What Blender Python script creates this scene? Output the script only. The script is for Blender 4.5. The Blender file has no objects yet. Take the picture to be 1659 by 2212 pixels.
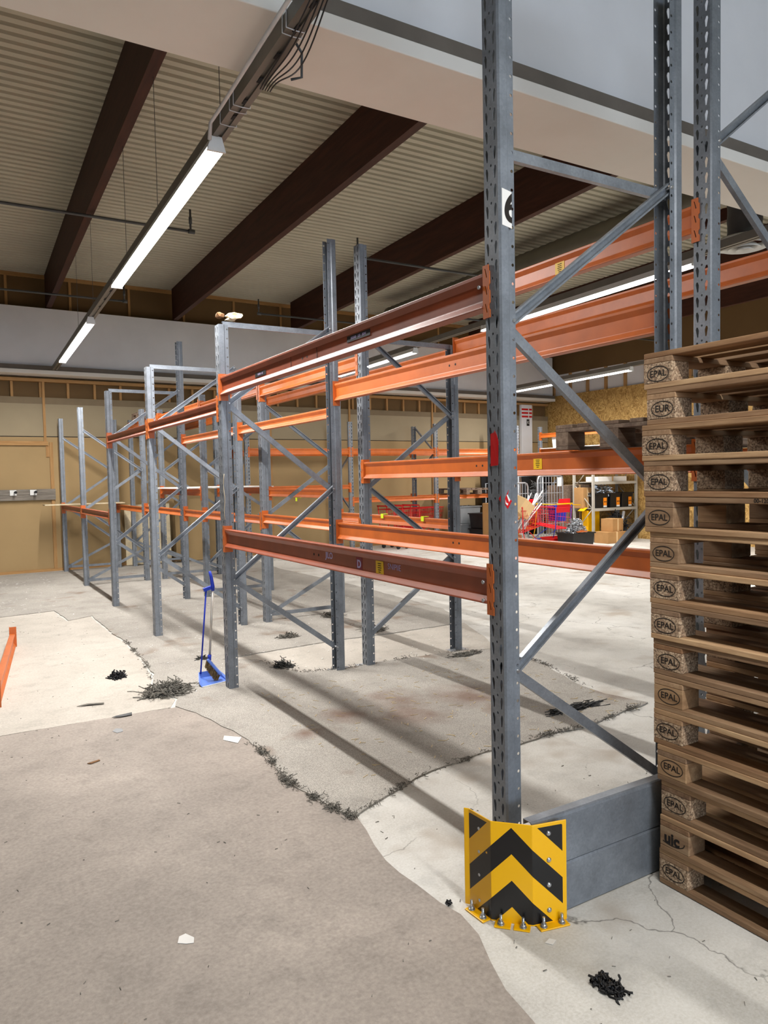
import bpy, bmesh, math, random
from mathutils import Vector, Matrix
from mathutils.geometry import delaunay_2d_cdt
R = random.Random(7)
C = bpy.context.scene.collection
scn = bpy.context.scene

# ------------------------------------------------------------------ camera, world, exposure
def make_camera():
    yaw, pitch, roll = 0.5365, -0.0472, -0.0202
    cy, sy = math.cos(yaw), math.sin(yaw)
    f = Vector((sy*math.cos(pitch), cy*math.cos(pitch), math.sin(pitch)))
    r = Vector((cy, -sy, 0)); u = r.cross(f)
    c, s = math.cos(roll), math.sin(roll)
    r2, u2 = c*r + s*u, -s*r + c*u
    cd = bpy.data.cameras.new('camera'); co = bpy.data.objects.new('camera', cd); C.objects.link(co)
    M = Matrix((r2, u2, -f)).transposed().to_4x4(); M.translation = (0, 0, 1.67)
    co.matrix_world = M
    cd.sensor_fit = 'VERTICAL'; cd.sensor_height = 36.0; cd.lens = 1593.25/2212*36
    cd.clip_start = 0.05; cd.clip_end = 200
    scn.camera = co
make_camera()
w = bpy.data.worlds.new('world'); scn.world = w; w.use_nodes = True
w.node_tree.nodes['Background'].inputs[0].default_value = (.75, .82, 1, 1)
w.node_tree.nodes['Background'].inputs[1].default_value = 0.02
try:
    cy_ = scn.cycles; cy_.max_bounces = 6; cy_.diffuse_bounces = 3; cy_.glossy_bounces = 3; cy_.adaptive_threshold = .025; cy_.caustics_reflective = False; cy_.caustics_refractive = False
except Exception: pass
scn.view_settings.view_transform = 'Standard'; scn.view_settings.look = 'None'
scn.view_settings.exposure = 0.25; scn.view_settings.gamma = 1.0; scn.view_settings.use_curve_mapping = False
LAMP_W = 172.0          # watts of one strip light
LAMP_COL = (1.0, .97, .93)
COOL = (.80, .89, 1.0)
DIFF_STR = 9.0
DAY_W = 560.0

# ------------------------------------------------------------------ materials
def lin(v):
    v /= 255.0
    return v/12.92 if v <= .04045 else ((v+.055)/1.055)**2.4
def rgb(r, g, b): return (lin(r), lin(g), lin(b), 1)
class NT:
    def __init__(s, name):
        s.m = bpy.data.materials.new(name); s.m.use_nodes = True
        s.t = s.m.node_tree; s.n = s.t.nodes; s.l = s.t.links
        s.b = s.n['Principled BSDF']
    def add(s, typ, **kw):
        n = s.n.new(typ)
        for k, v in kw.items():
            if k.startswith('i_'):
                key = k[2:]
                n.inputs[int(key) if key.isdigit() else key.replace('_', ' ')].default_value = v
            else: setattr(n, k, v)
        return n
    def link(s, a, b): s.l.new(a, b)
    def coord(s, kind='Object', scale=(1, 1, 1), rnd=False):
        tc = s.add('ShaderNodeTexCoord'); mp = s.add('ShaderNodeMapping'); mp.inputs['Scale'].default_value = scale
        s.link(tc.outputs[kind], mp.inputs['Vector'])
        if rnd:
            oi = s.add('ShaderNodeObjectInfo'); mu = s.add('ShaderNodeMath', operation='MULTIPLY'); mu.inputs[1].default_value = 37.0
            s.link(oi.outputs['Random'], mu.inputs[0]); cb = s.add('ShaderNodeCombineXYZ')
            for i in range(3): s.link(mu.outputs[0], cb.inputs[i])
            s.link(cb.outputs[0], mp.inputs['Location'])
        return mp.outputs[0]
    def noise(s, vec, scale, detail=4, rough=.55, out='Fac'):
        n = s.add('ShaderNodeTexNoise'); n.inputs['Scale'].default_value = scale; n.inputs['Detail'].default_value = detail
        n.inputs['Roughness'].default_value = rough; s.link(vec, n.inputs['Vector']); return n.outputs[out]
    def ramp(s, fac, stops):
        n = s.add('ShaderNodeValToRGB'); e = n.color_ramp.elements
        while len(e) < len(stops): e.new(.5)
        for el, (p, c) in zip(e, stops): el.position = p; el.color = c
        s.link(fac, n.inputs[0]); return n.outputs[0]
    def mix(s, fac, a, b, mode='MIX'):
        n = s.add('ShaderNodeMix', data_type='RGBA', blend_type=mode)
        for sock, v in ((n.inputs[0], fac), (n.inputs[6], a), (n.inputs[7], b)):
            if hasattr(v, 'links'): s.link(v, sock)
            elif isinstance(v, (int, float)): sock.default_value = v
            else: sock.default_value = v
        return n.outputs[2]
    def bump(s, h, strength=.3, dist=.01):
        n = s.add('ShaderNodeBump'); n.inputs['Strength'].default_value = strength; n.inputs['Distance'].default_value = dist
        s.link(h, n.inputs['Height']); s.link(n.outputs[0], s.b.inputs['Normal'])
    def base(s, v, rough=.6, metal=0.0, spec=.5):
        if hasattr(v, 'links'): s.link(v, s.b.inputs['Base Color'])
        else: s.b.inputs['Base Color'].default_value = v
        s.b.inputs['Roughness'].default_value = rough; s.b.inputs['Metallic'].default_value = metal
        s.b.inputs['Specular IOR Level'].default_value = spec
        return s.m
G4 = lambda v: (v, v, v, 1)
def plain(name, col, rough=.6, metal=0, var=.12, scale=6, spec=.4, bump=0):
    t = NT(name); v = t.coord('Object', rnd=True); n = t.noise(v, scale, 5)
    dark = tuple(c*(1-var*1.6) for c in col[:3])+(1,); lite = tuple(min(1, c*(1+var)) for c in col[:3])+(1,)
    if bump: t.bump(n, bump, .004)
    return t.base(t.ramp(n, [(.3, dark), (.7, lite)]), rough, metal, spec)
def m_galv(name, col, rough=.42, metal=.55):
    t = NT(name); v = t.coord('Object', rnd=True)
    vo = t.add('ShaderNodeTexVoronoi'); vo.inputs['Scale'].default_value = 110; t.link(v, vo.inputs['Vector'])
    n = t.noise(v, 9, 5); a = t.ramp(n, [(.3, tuple(c*.78 for c in col[:3])+(1,)), (.72, tuple(min(1, c*1.15) for c in col[:3])+(1,))])
    sp = t.ramp(vo.outputs['Color'], [(0, G4(.35)), (1, G4(.65))])
    return t.base(t.mix(.35, a, sp, 'OVERLAY'), rough, metal)
def m_floor(name, stops, speck=.25, crack=0.0, rough=.8, scale=1.2, stain=None, bumpy=.15, grain=120):
    t = NT(name); v = t.coord('Generated' if False else 'Object')
    n1 = t.noise(v, scale, 8, .62); col = t.ramp(n1, stops)
    n2 = t.noise(v, grain, 3, .7); gr = t.ramp(n2, [(.25, G4(.5-speck)), (.75, G4(.5+speck))])
    col = t.mix(1.0, col, gr, 'OVERLAY')
    n3 = t.noise(v, scale*4.3, 6, .7); blot = t.ramp(n3, [(.52, G4(1)), (.66, G4(.86))]); col = t.mix(1.0, col, blot, 'MULTIPLY')
    if stain:
        n4 = t.noise(v, 1.7, 3); f = t.ramp(n4, [(.6, G4(0)), (.72, G4(.8))]); col = t.mix(f, col, stain)
    if crack:
        vw = t.noise(v, 2.0, 5, out='Color'); mx = t.add('ShaderNodeVectorMath', operation='ADD'); sc = t.add('ShaderNodeVectorMath', operation='SCALE'); sc.inputs['Scale'].default_value = .45
        t.link(vw, sc.inputs[0]); t.link(v, mx.inputs[0]); t.link(sc.outputs[0], mx.inputs[1])
        vo = t.add('ShaderNodeTexVoronoi', feature='DISTANCE_TO_EDGE'); vo.inputs['Scale'].default_value = 1.3; t.link(mx.outputs[0], vo.inputs['Vector'])
        f = t.ramp(vo.outputs['Distance'], [(0.0, G4(1)), (.006, G4(0))]); n5 = t.noise(v, .9, 2); f2 = t.ramp(n5, [(.48, G4(0)), (.56, G4(crack))])
        ff = t.mix(1.0, f, f2, 'MULTIPLY'); col = t.mix(ff, col, rgb(80, 76, 70))
    t.bump(n2, bumpy, .004)
    return t.base(col, rough, 0, .3)
def m_wood(name, stops, axis='y', rough=.75, rnd=True, tint=.5, freq=1.0):
    t = NT(name); sc = {'x': (1.2, 14, 14), 'y': (14, 1.2, 14), 'z': (14, 14, 1.2)}[axis]
    v = t.coord('Object', tuple(a*freq for a in sc), rnd=rnd)
    n = t.noise(v, 2.2, 8, .65); col = t.ramp(n, stops)
    n2 = t.noise(v, 9, 4, .6); col = t.mix(.5, col, t.ramp(n2, [(.3, G4(.42)), (.7, G4(.58))]), 'OVERLAY')
    if rnd and tint:
        oi = t.add('ShaderNodeObjectInfo')
        tr = t.ramp(oi.outputs['Random'], [(0, (.42, .37, .35, 1)), (.22, (.70, .68, .66, 1)), (.45, (.55, .43, .34, 1)), (.62, (.80, .74, .66, 1)), (.8, (1.0, .95, .86, 1)), (1, (.58, .56, .56, 1))])
        col = t.mix(tint, col, tr, 'MULTIPLY')
    t.bump(n, .25, .003)
    return t.base(col, rough, 0, .25)
M = {}
M['galv'] = m_galv('galvanised_steel', rgb(126, 132, 140), .42, .3)
M['galv_bright'] = m_galv('bright_galvanised_steel', rgb(185, 190, 196), .35, .6)
M['brace'] = m_galv('brace_steel', rgb(142, 148, 156), .36, .45)
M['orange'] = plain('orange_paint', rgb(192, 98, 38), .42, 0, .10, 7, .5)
M['orange_shaded'] = plain('shaded_orange_paint', rgb(150, 72, 42), .45, 0, .14, 5, .5)  # darker copy of the orange; shade on the aisle-side beams put into colour
M['dark'] = plain('dark_recess', rgb(30, 30, 32), .8)
M['black'] = plain('black_plastic', rgb(26, 26, 28), .5)
M['white'] = plain('white_plastic', rgb(225, 225, 222), .5, 0, .04)
M['paper'] = plain('white_paper', rgb(232, 230, 226), .8, 0, .05)
M['red_tape'] = plain('red_tape', rgb(200, 22, 28), .35, 0, .06)
M['yellow_label'] = plain('yellow_label', rgb(235, 190, 20), .5, 0, .05)
M['screw'] = plain('zinc_bolt', rgb(185, 188, 192), .3, .8, .1, 30)
M['plaster'] = NT('white_plaster')
_t = M['plaster']; _v = _t.coord('Object'); _n = _t.noise(_v, 1.1, 6); M['plaster'] = _t.base(_t.ramp(_n, [(.3, rgb(232, 226, 218)), (.7, rgb(242, 238, 232))]), .75, 0, .3)
M['plaster_cool'] = plain('white_painted_concrete', rgb(226, 226, 230), .55, 0, .04, 1.3, .4)
M['wall_grey'] = plain('grey_wall_paint', rgb(132, 129, 124), .8, 0, .05, 1)
M['band_dark'] = plain('dark_joint', rgb(112, 104, 96), .9, 0, .1, 3)
M['ceiling'] = plain('cream_sheet_metal', rgb(190, 185, 166), .5, .0, .06, .8, .4)
M['glulam'] = m_wood('dark_stained_timber', [(.25, rgb(48, 26, 20)), (.75, rgb(78, 44, 32))], 'y', .6, True, 0, .5)
M['stud'] = m_wood('raw_timber', [(.25, rgb(160, 118, 72)), (.75, rgb(190, 150, 100))], 'z', .7, True, .15)
M['stud_x'] = m_wood('raw_timber_rail', [(.25, rgb(160, 118, 72)), (.75, rgb(190, 150, 100))], 'x', .7, True, .15)
M['board_low'] = plain('brown_fibreboard', rgb(168, 142, 102), .8, 0, .05, 1.2, .2)
M['board_up'] = plain('grey_brown_board', rgb(158, 144, 118), .8, 0, .05, 1.2, .2)
M['board_dark'] = plain('dark_brown_board', rgb(112, 88, 58), .8, 0, .06, 1.5, .2)
M['board_band'] = plain('grey_band', rgb(128, 112, 88), .8, 0, .05)
t = NT('oriented_strand_board'); v = t.coord('Object', (1, 1, 1)); n0 = t.noise(v, 3, 2, out='Color')
mp = t.add('ShaderNodeVectorMath', operation='ADD'); t.link(v, mp.inputs[0]); t.link(n0, mp.inputs[1])
vo = t.add('ShaderNodeTexVoronoi'); vo.inputs['Scale'].default_value = 14; mm = t.add('ShaderNodeMapping'); mm.inputs['Scale'].default_value = (1, 2.6, .8); mm.inputs['Rotation'].default_value = (.5, .3, .2)
t.link(mp.outputs[0], mm.inputs[0]); t.link(mm.outputs[0], vo.inputs['Vector'])
M['osb'] = t.base(t.ramp(vo.outputs['Color'], [(.1, rgb(140, 104, 48)), (.5, rgb(186, 146, 82)), (.9, rgb(214, 178, 112))]), .7)
M['concrete'] = m_floor('light_concrete', [(.28, rgb(172, 167, 160)), (.5, rgb(206, 203, 196)), (.7, rgb(224, 222, 217))], .10, .8, .7, .9, rgb(172, 160, 146), .12, 90)
M['beige'] = m_floor('beige_screed', [(.3, rgb(176, 169, 159)), (.7, rgb(196, 189, 179))], .08, .15, .8, 1.1, None, .15, 70)
M['brown'] = m_floor('worn_brown_screed', [(.3, rgb(144, 135, 127)), (.55, rgb(161, 151, 142)), (.75, rgb(180, 169, 159))], .10, .06, .75, 1.3, None, .2, 60)
M['carpet'] = m_floor('grey_needle_felt', [(.3, rgb(150, 145, 138)), (.7, rgb(178, 173, 165))], .32, 0, .95, .9, rgb(128, 108, 92), .5, 190)
def carpet_stains():
    m = M['carpet']; nt = m.node_tree; b = nt.nodes['Principled BSDF']; src = b.inputs['Base Color'].links[0].from_socket
    tc = nt.nodes.new('ShaderNodeTexCoord'); acc = None
    ns = nt.nodes.new('ShaderNodeTexNoise'); ns.inputs['Scale'].default_value = 5; ns.inputs['Detail'].default_value = 6; nt.links.new(tc.outputs['Object'], ns.inputs['Vector'])
    for (x, y, r) in ((2.84, 4.69, .34), (3.35, 4.45, .45), (2.35, 4.55, .28), (2.75, 4.30, .4), (1.95, 4.35, .16)):
        d = nt.nodes.new('ShaderNodeVectorMath'); d.operation = 'DISTANCE'; d.inputs[1].default_value = (x, y, 0); nt.links.new(tc.outputs['Object'], d.inputs[0])
        k = nt.nodes.new('ShaderNodeMapRange'); k.inputs[1].default_value = r; k.inputs[2].default_value = 0; nt.links.new(d.outputs['Value'], k.inputs[0])
        if acc is None: acc = k.outputs[0]
        else:
            mx = nt.nodes.new('ShaderNodeMath'); mx.operation = 'MAXIMUM'; nt.links.new(acc, mx.inputs[0]); nt.links.new(k.outputs[0], mx.inputs[1]); acc = mx.outputs[0]
    mu = nt.nodes.new('ShaderNodeMath'); mu.operation = 'MULTIPLY'; nt.links.new(acc, mu.inputs[0]); nt.links.new(ns.outputs['Fac'], mu.inputs[1])
    rm = nt.nodes.new('ShaderNodeMapRange'); rm.inputs[1].default_value = .08; rm.inputs[2].default_value = .5; rm.inputs[4].default_value = .75; nt.links.new(mu.outputs[0], rm.inputs[0])
    mi = nt.nodes.new('ShaderNodeMix'); mi.data_type = 'RGBA'; nt.links.new(rm.outputs[0], mi.inputs[0]); nt.links.new(src, mi.inputs[6]); mi.inputs[7].default_value = rgb(112, 84, 70); nt.links.new(mi.outputs[2], b.inputs['Base Color'])
carpet_stains()
M['fray'] = plain('frayed_felt', rgb(66, 66, 64), .95, 0, .3, 30)
M['pine'] = m_wood('pallet_wood', [(.2, rgb(132, 104, 80)), (.5, rgb(180, 148, 116)), (.8, rgb(222, 194, 158))], 'y', .8, True, .95)
M['pine_x'] = m_wood('pallet_stringer_wood', [(.2, rgb(136, 110, 86)), (.5, rgb(182, 150, 120)), (.8, rgb(210, 182, 150))], 'x', .8, True, .95)
M['oldwood'] = m_wood('old_grey_pallet_wood', [(.2, rgb(84, 72, 64)), (.5, rgb(124, 106, 92)), (.8, rgb(160, 142, 126))], 'y', .85, True, .4)
t = NT('pressed_chip_block'); v = t.coord('Object', rnd=True); vo = t.add('ShaderNodeTexVoronoi'); vo.inputs['Scale'].default_value = 170; t.link(v, vo.inputs['Vector'])
M['chip'] = t.base(t.ramp(vo.outputs['Color'], [(.15, rgb(112, 92, 74)), (.5, rgb(164, 136, 110)), (.85, rgb(206, 182, 152))]), .9)
M['ink'] = plain('burnt_ink', rgb(30, 24, 20), .8)
M['cardboard'] = plain('cardboard', rgb(178, 136, 88), .85, 0, .08, 4, .2)
M['cardboard_lite'] = plain('pale_cardboard', rgb(222, 188, 140), .85, 0, .05, 4, .2)
M['tub'] = plain('black_tub_plastic', rgb(22, 23, 25), .45, 0, .2, 6)
M['greytub'] = plain('grey_tub_plastic', rgb(132, 134, 136), .5, 0, .05)
M['orange_label'] = plain('orange_label', rgb(240, 140, 20), .6, 0, .05)
M['red'] = plain('red_wire_paint', rgb(205, 24, 26), .4, 0, .08)
M['redflap'] = plain('red_plastic', rgb(232, 20, 40), .4, 0, .06)
M['blue'] = plain('blue_wire_paint', rgb(45, 70, 190), .4, 0, .08)
M['yellow'] = plain('yellow_paint', rgb(238, 178, 8), .35, 0, .05, 3)
M['bluebroom'] = plain('blue_plastic', rgb(92, 124, 204), .4, 0, .05)
M['bluedark'] = plain('dark_blue_plastic', rgb(26, 52, 170), .4, 0, .05)
M['bristle'] = plain('tan_bristle', rgb(120, 98, 66), .9, 0, .3, 60)
M['alu'] = plain('aluminium_tube', rgb(190, 184, 176), .35, .5, .05)
M['shelf_grey'] = plain('grey_shelf_paint', rgb(176, 172, 162), .5, 0, .05)
M['duct'] = plain('spiral_duct_metal', rgb(120, 116, 104), .45, .4, .08, 3)
M['pipe'] = plain('grey_pipe_paint', rgb(84, 86, 88), .5, .2, .1)
M['tray'] = plain('track_grey', rgb(122, 118, 110), .5, .3, .08)
M['cable_w'] = plain('white_cable', rgb(220, 220, 222), .5)
M['neon'] = plain('neon_tape', rgb(214, 232, 40), .6, 0, .05)
M['grey_board'] = m_wood('weathered_board', [(.25, rgb(98, 92, 84)), (.75, rgb(150, 142, 132))], 'x', .85, True, .1)
M['dusty'] = plain('cream_foam', rgb(212, 196, 164), .9, 0, .12, 12)
M['brownchunk'] = plain('brown_chunk', rgb(128, 92, 60), .9, 0, .2, 10)
M['graffiti'] = plain('violet_white_pen', rgb(188, 178, 220), .6)
M['wine'] = plain('wine_red_sticker', rgb(130, 24, 50), .5)
t = NT('lamp_diffuser'); t.b.inputs['Base Color'].default_value = (.9, .9, .9, 1); t.b.inputs['Emission Color'].default_value = (1, .985, .95, 1); t.b.inputs['Emission Strength'].default_value = DIFF_STR; M['diffuser'] = t.m
# chevron striped guard: u along the unfolded plate, v height (metres in UV)
t = NT('yellow_black_chevron'); uv = t.add('ShaderNodeUVMap'); sp = t.add('ShaderNodeSeparateXYZ'); t.link(uv.outputs[0], sp.inputs[0])
def mth(op, a, b=0.0):
    n = t.add('ShaderNodeMath', operation=op)
    for i, x in enumerate((a, b)):
        if hasattr(x, 'links'): t.link(x, n.inputs[i])
        else: n.inputs[i].default_value = x
    return n.outputs[0]
U_, V_ = sp.outputs[0], sp.outputs[1]
d = mth('SUBTRACT', .385-.017, V_); du = mth('ABSOLUTE', mth('SUBTRACT', U_, .205)); val = mth('SUBTRACT', d, du)
st = mth('LESS_THAN', mth('FLOORED_MODULO', val, .2), .1)
inside = mth('MULTIPLY', mth('MULTIPLY', mth('GREATER_THAN', U_, .004), mth('LESS_THAN', U_, .405)), mth('MULTIPLY', mth('LESS_THAN', V_, .372), mth('GREATER_THAN', V_, .01)))
fac = mth('MULTIPLY', st, inside); nz = t.noise(t.coord('Object'), 25, 5); scr = mth('LESS_THAN', nz, .74); fac = mth('MULTIPLY', fac, scr)
M['chevron'] = t.base(t.mix(fac, rgb(240, 180, 6), rgb(20, 20, 22)), .3, 0, .5)

# ------------------------------------------------------------------ mesh helpers
class MB:
    def __init__(s): s.v = []; s.f = []; s.smooth = []
    def add(s, vs, fs, smooth=False):
        o = len(s.v); s.v += [tuple(x) for x in vs]; s.f += [tuple(i+o for i in f) for f in fs]; s.smooth += [smooth]*len(fs); return s
    def box(s, c, d, rot=None):
        hx, hy, hz = d[0]/2, d[1]/2, d[2]/2
        vs = [Vector((x, y, z)) for x in (-hx, hx) for y in (-hy, hy) for z in (-hz, hz)]
        if rot is not None: vs = [rot @ v for v in vs]
        vs = [v+Vector(c) for v in vs]
        return s.add(vs, [(0, 1, 3, 2), (4, 6, 7, 5), (0, 4, 5, 1), (2, 3, 7, 6), (0, 2, 6, 4), (1, 5, 7, 3)])
    def bb(s, a, b): return s.box([(a[i]+b[i])/2 for i in range(3)], [abs(b[i]-a[i]) for i in range(3)])
    def ext(s, prof, p, q, A, B, cap=True):
        p, q, A, B = Vector(p), Vector(q), Vector(A), Vector(B); n = len(prof)
        vs = [p+A*a+B*b for a, b in prof]+[q+A*a+B*b for a, b in prof]
        fs = [(i, (i+1) % n, n+(i+1) % n, n+i) for i in range(n)]
        if cap: fs += [tuple(range(n))[::-1], tuple(range(n, 2*n))]
        return s.add(vs, fs)
    def tube(s, pts, r, k=7, cap=True, radii=None):
        pts = [Vector(p) for p in pts]; rings = []
        up = None
        for i, p in enumerate(pts):
            t = (pts[min(i+1, len(pts)-1)]-pts[max(i-1, 0)]).normalized()
            if up is None: up = Vector((0, 0, 1)) if abs(t.z) < .9 else Vector((1, 0, 0))
            a = t.cross(up).normalized(); b = a.cross(t).normalized(); up = b
            rr = radii[i] if radii else r
            rings.append([p+(a*math.cos(2*math.pi*j/k)+b*math.sin(2*math.pi*j/k))*rr for j in range(k)])
        vs = [v for rg in rings for v in rg]; fs = []
        for i in range(len(pts)-1):
            for j in range(k): fs.append((i*k+j, i*k+(j+1) % k, (i+1)*k+(j+1) % k, (i+1)*k+j))
        s.add(vs, fs, True)
        if cap: o = len(s.v)-len(vs); s.f += [tuple(o+j for j in range(k))[::-1], tuple(o+(len(pts)-1)*k+j for j in range(k))]; s.smooth += [False, False]
        return s
    def poly(s, pts, z0, z1):
        """vertical prism from a possibly concave outline"""
        n = len(pts); p2 = [Vector(p[:2]) for p in pts]
        vo, _, fo, _, _, _ = delaunay_2d_cdt(p2, [], [list(range(n))], 1, 1e-5)
        o = len(s.v); s.v += [(v.x, v.y, z1) for v in vo]; s.f += [tuple(o+i for i in f) for f in fo]; s.smooth += [False]*len(fo)
        a = sum(p2[i].x*p2[(i+1) % n].y-p2[(i+1) % n].x*p2[i].y for i in range(n))
        if a < 0: p2 = p2[::-1]
        if z1-z0 > 1e-9:
            o = len(s.v); s.v += [(v.x, v.y, z0) for v in p2]+[(v.x, v.y, z1) for v in p2]
            s.f += [(o+i, o+(i+1) % n, o+n+(i+1) % n, o+n+i) for i in range(n)]; s.smooth += [False]*n
        return s
    def mesh(s, name, mat=None):
        me = bpy.data.meshes.new(name); me.from_pydata(s.v, [], s.f); me.update()
        if any(s.smooth): me.polygons.foreach_set('use_smooth', s.smooth)
        if mat: me.materials.append(mat)
        return me
def fix(me):
    bm = bmesh.new(); bm.from_mesh(me); bmesh.ops.recalc_face_normals(bm, faces=bm.faces); bm.to_mesh(me); bm.free(); return me
def obj(name, mb, mat=None, parent=None, loc=(0, 0, 0), rot=(0, 0, 0), bevel=0, solid=0):
    me = mb if isinstance(mb, bpy.types.Mesh) else fix(mb.mesh(name, M[mat] if isinstance(mat, str) else mat))
    o = bpy.data.objects.new(name, me); C.objects.link(o); o.location = loc; o.rotation_euler = rot
    if parent: o.parent = parent
    if solid: md = o.modifiers.new('thick', 'SOLIDIFY'); md.thickness = solid; md.offset = 0
    if bevel: md = o.modifiers.new('bevel', 'BEVEL'); md.width = bevel; md.segments = 2; md.limit_method = 'ANGLE'
    return o
def tag(o, label, cat, group=None, kind=None):
    o['label'] = label; o['category'] = cat
    if group: o['group'] = group
    if kind: o['kind'] = kind
    return o
def empty(name, loc=(0, 0, 0), rz=0, rot=None):
    o = bpy.data.objects.new(name, None); C.objects.link(o); o.location = loc; o.rotation_euler = rot or (0, 0, rz); o.empty_display_size = .1; return o
def struct(name, mb, mat, loc=(0, 0, 0), rot=(0, 0, 0), parent=None, bevel=0):
    o = obj(name, mb, mat, parent, loc, rot, bevel)
    if not parent: o['kind'] = 'structure'
    return o
def cp(o, parent=None):
    n = o.copy(); C.objects.link(n); n.parent = parent; return n
def copy_tree(o, parent=None):
    n = cp(o, parent)
    for ch in list(o.children): copy_tree(ch, n)
    return n
def text_mesh(s, size, name='lettering', extrude=.0004, mat='ink', bold=0, align='CENTER'):
    cu = bpy.data.curves.new('t', 'FONT'); cu.body = s; cu.size = size; cu.extrude = extrude; cu.offset = bold
    cu.align_x = align; cu.align_y = 'CENTER'
    ob = bpy.data.objects.new('t', cu); C.objects.link(ob)
    dg = bpy.context.evaluated_depsgraph_get(); me = bpy.data.meshes.new_from_object(ob.evaluated_get(dg), depsgraph=dg)
    bpy.data.objects.remove(ob); bpy.data.curves.remove(cu); me.name = name; me.materials.clear(); me.materials.append(M[mat]); return me
def xf(me, mat4): me.transform(mat4); return me
FACE_NX = Matrix(((0, 0, -1), (-1, 0, 0), (0, 1, 0))).to_4x4()      # text facing -x, reading along -y
FACE_NY = Matrix(((1, 0, 0), (0, 0, -1), (0, 1, 0))).to_4x4()       # text facing -y, reading along +x
def join(*meshes):
    bm = bmesh.new()
    for m in meshes: bm.from_mesh(m)
    me = bpy.data.meshes.new('joined'); bm.to_mesh(me); bm.free(); me.materials.append(meshes[0].materials[0]); return me

# ------------------------------------------------------------------ room shell
CEIL = 5.58
fl = MB(); fl.bb((-9, -14, -.2), (17, 18, 0)); struct('floor', fl, 'concrete')
sh = [(-8.9, 5.46), (.25, 5.46), (.95, 5.455), (1.38, 5.42), (1.47, 5.17), (1.52, 4.82), (1.58, 4.56), (1.58, 4.09), (1.53, 3.73), (1.55, 3.61), (1.58, 3.36), (1.62, 3.13), (1.6, 3.0), (1.58, 2.71), (1.59, 2.47), (1.6, 2.32), (1.62, 2.21), (1.6, 2.08), (1.54, 1.94), (1.5, 1.8), (1.47, 1.65), (1.32, .8), (1.2, -.5), (1.2, -13.9), (-8.9, -13.9)]
def wobble(pts, step, amp, seed):
    rr = random.Random(seed); out = []
    for i in range(len(pts)):
        a, b = Vector(pts[i]), Vector(pts[(i+1) % len(pts)]); L = (b-a).length; n = max(1, int(L/step)) if L < 9 else 1
        for k in range(n):
            p = a.lerp(b, k/n); out.append((p.x+rr.uniform(-amp, amp), p.y+rr.uniform(-amp, amp)))
    return out
sh = [(x+(.05 if 2.9 < y < 5.44 and x > 1.3 else 0), y) for x, y in sh]
o = obj('floor_covering', MB().poly(wobble(sh, .12, .006, 1), .0005, .004), 'brown'); tag(o, 'worn brown floor covering filling the left foreground', 'floor covering')
bs = [(-8.9, 5.475), (.25, 5.475), (1.36, 5.435), (1.45, 5.62), (1.37, 6.0), (1.47, 6.49), (1.5, 6.9), (1.53, 7.54), (1.54, 7.99), (1.51, 8.49), (1.5, 9.13), (1.5, 9.77), (1.21, 9.59), (1.16, 10.47), (.53, 10.38), (-8.9, 10.2)]
o = obj('floor_covering', MB().poly(wobble(bs, .15, .006, 2), .0005, .0035), 'beige'); tag(o, 'pale beige bare floor patch left of the broom', 'floor covering')
c1 = [(-8.9, 10.22), (.53, 10.4), (1.17, 10.49), (1.23, 9.62), (1.52, 9.79), (1.52, 9.13), (1.53, 8.49), (1.56, 7.99), (1.55, 7.54), (1.52, 6.9), (1.49, 6.49), (1.39, 6.0), (1.47, 5.62), (1.40, 5.44), (1.49, 5.19), (1.55, 4.82), (1.60, 4.56), (1.6, 4.09), (1.55, 3.73), (1.57, 3.61), (1.6, 3.36), (1.66, 3.15), (1.78, 3.2), (1.92, 3.26), (2.06, 3.32), (2.3, 3.39), (2.54, 3.42), (2.74, 3.46), (2.94, 3.44), (3.23, 3.47), (3.52, 3.43), (3.91, 3.5), (4.3, 3.55), (4.2, 3.89), (4.25, 4.24), (4.42, 4.73), (4.5, 5.15), (4.47, 5.5), (4.19, 5.6), (3.46, 5.68), (3.23, 5.7), (2.91, 5.66), (2.58, 5.77), (2.47, 6.0), (2.44, 6.41), (2.14, 6.62), (2.73, 6.68), (3.36, 6.72), (4.1, 6.67), (5.0, 6.7), (5.3, 7.5), (5.35, 8.7), (5.4, 10.3), (5.3, 12.8), (5.5, 14.6), (5.55, 15.35), (-8.9, 14.9)]
o = obj('carpet', MB().poly(wobble(c1, .09, .012, 3), .001, .009), 'carpet'); tag(o, 'torn grey felt carpet lying under and between the racks', 'carpet')
p1 = [(2.14, 6.60), (2.42, 6.41), (2.45, 6.0), (2.56, 5.78), (2.91, 5.67), (3.23, 5.71), (3.46, 5.69), (4.19, 5.61), (4.5, 5.52), (4.7, 5.9), (5.0, 6.68), (4.1, 6.65), (3.36, 6.7), (2.73, 6.66)]
o = obj('floor_covering', MB().poly(wobble(p1, .1, .006, 4), .0005, .003), 'beige'); tag(o, 'beige bare patch under the second rack frames, bordered by torn carpet', 'floor covering')
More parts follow.
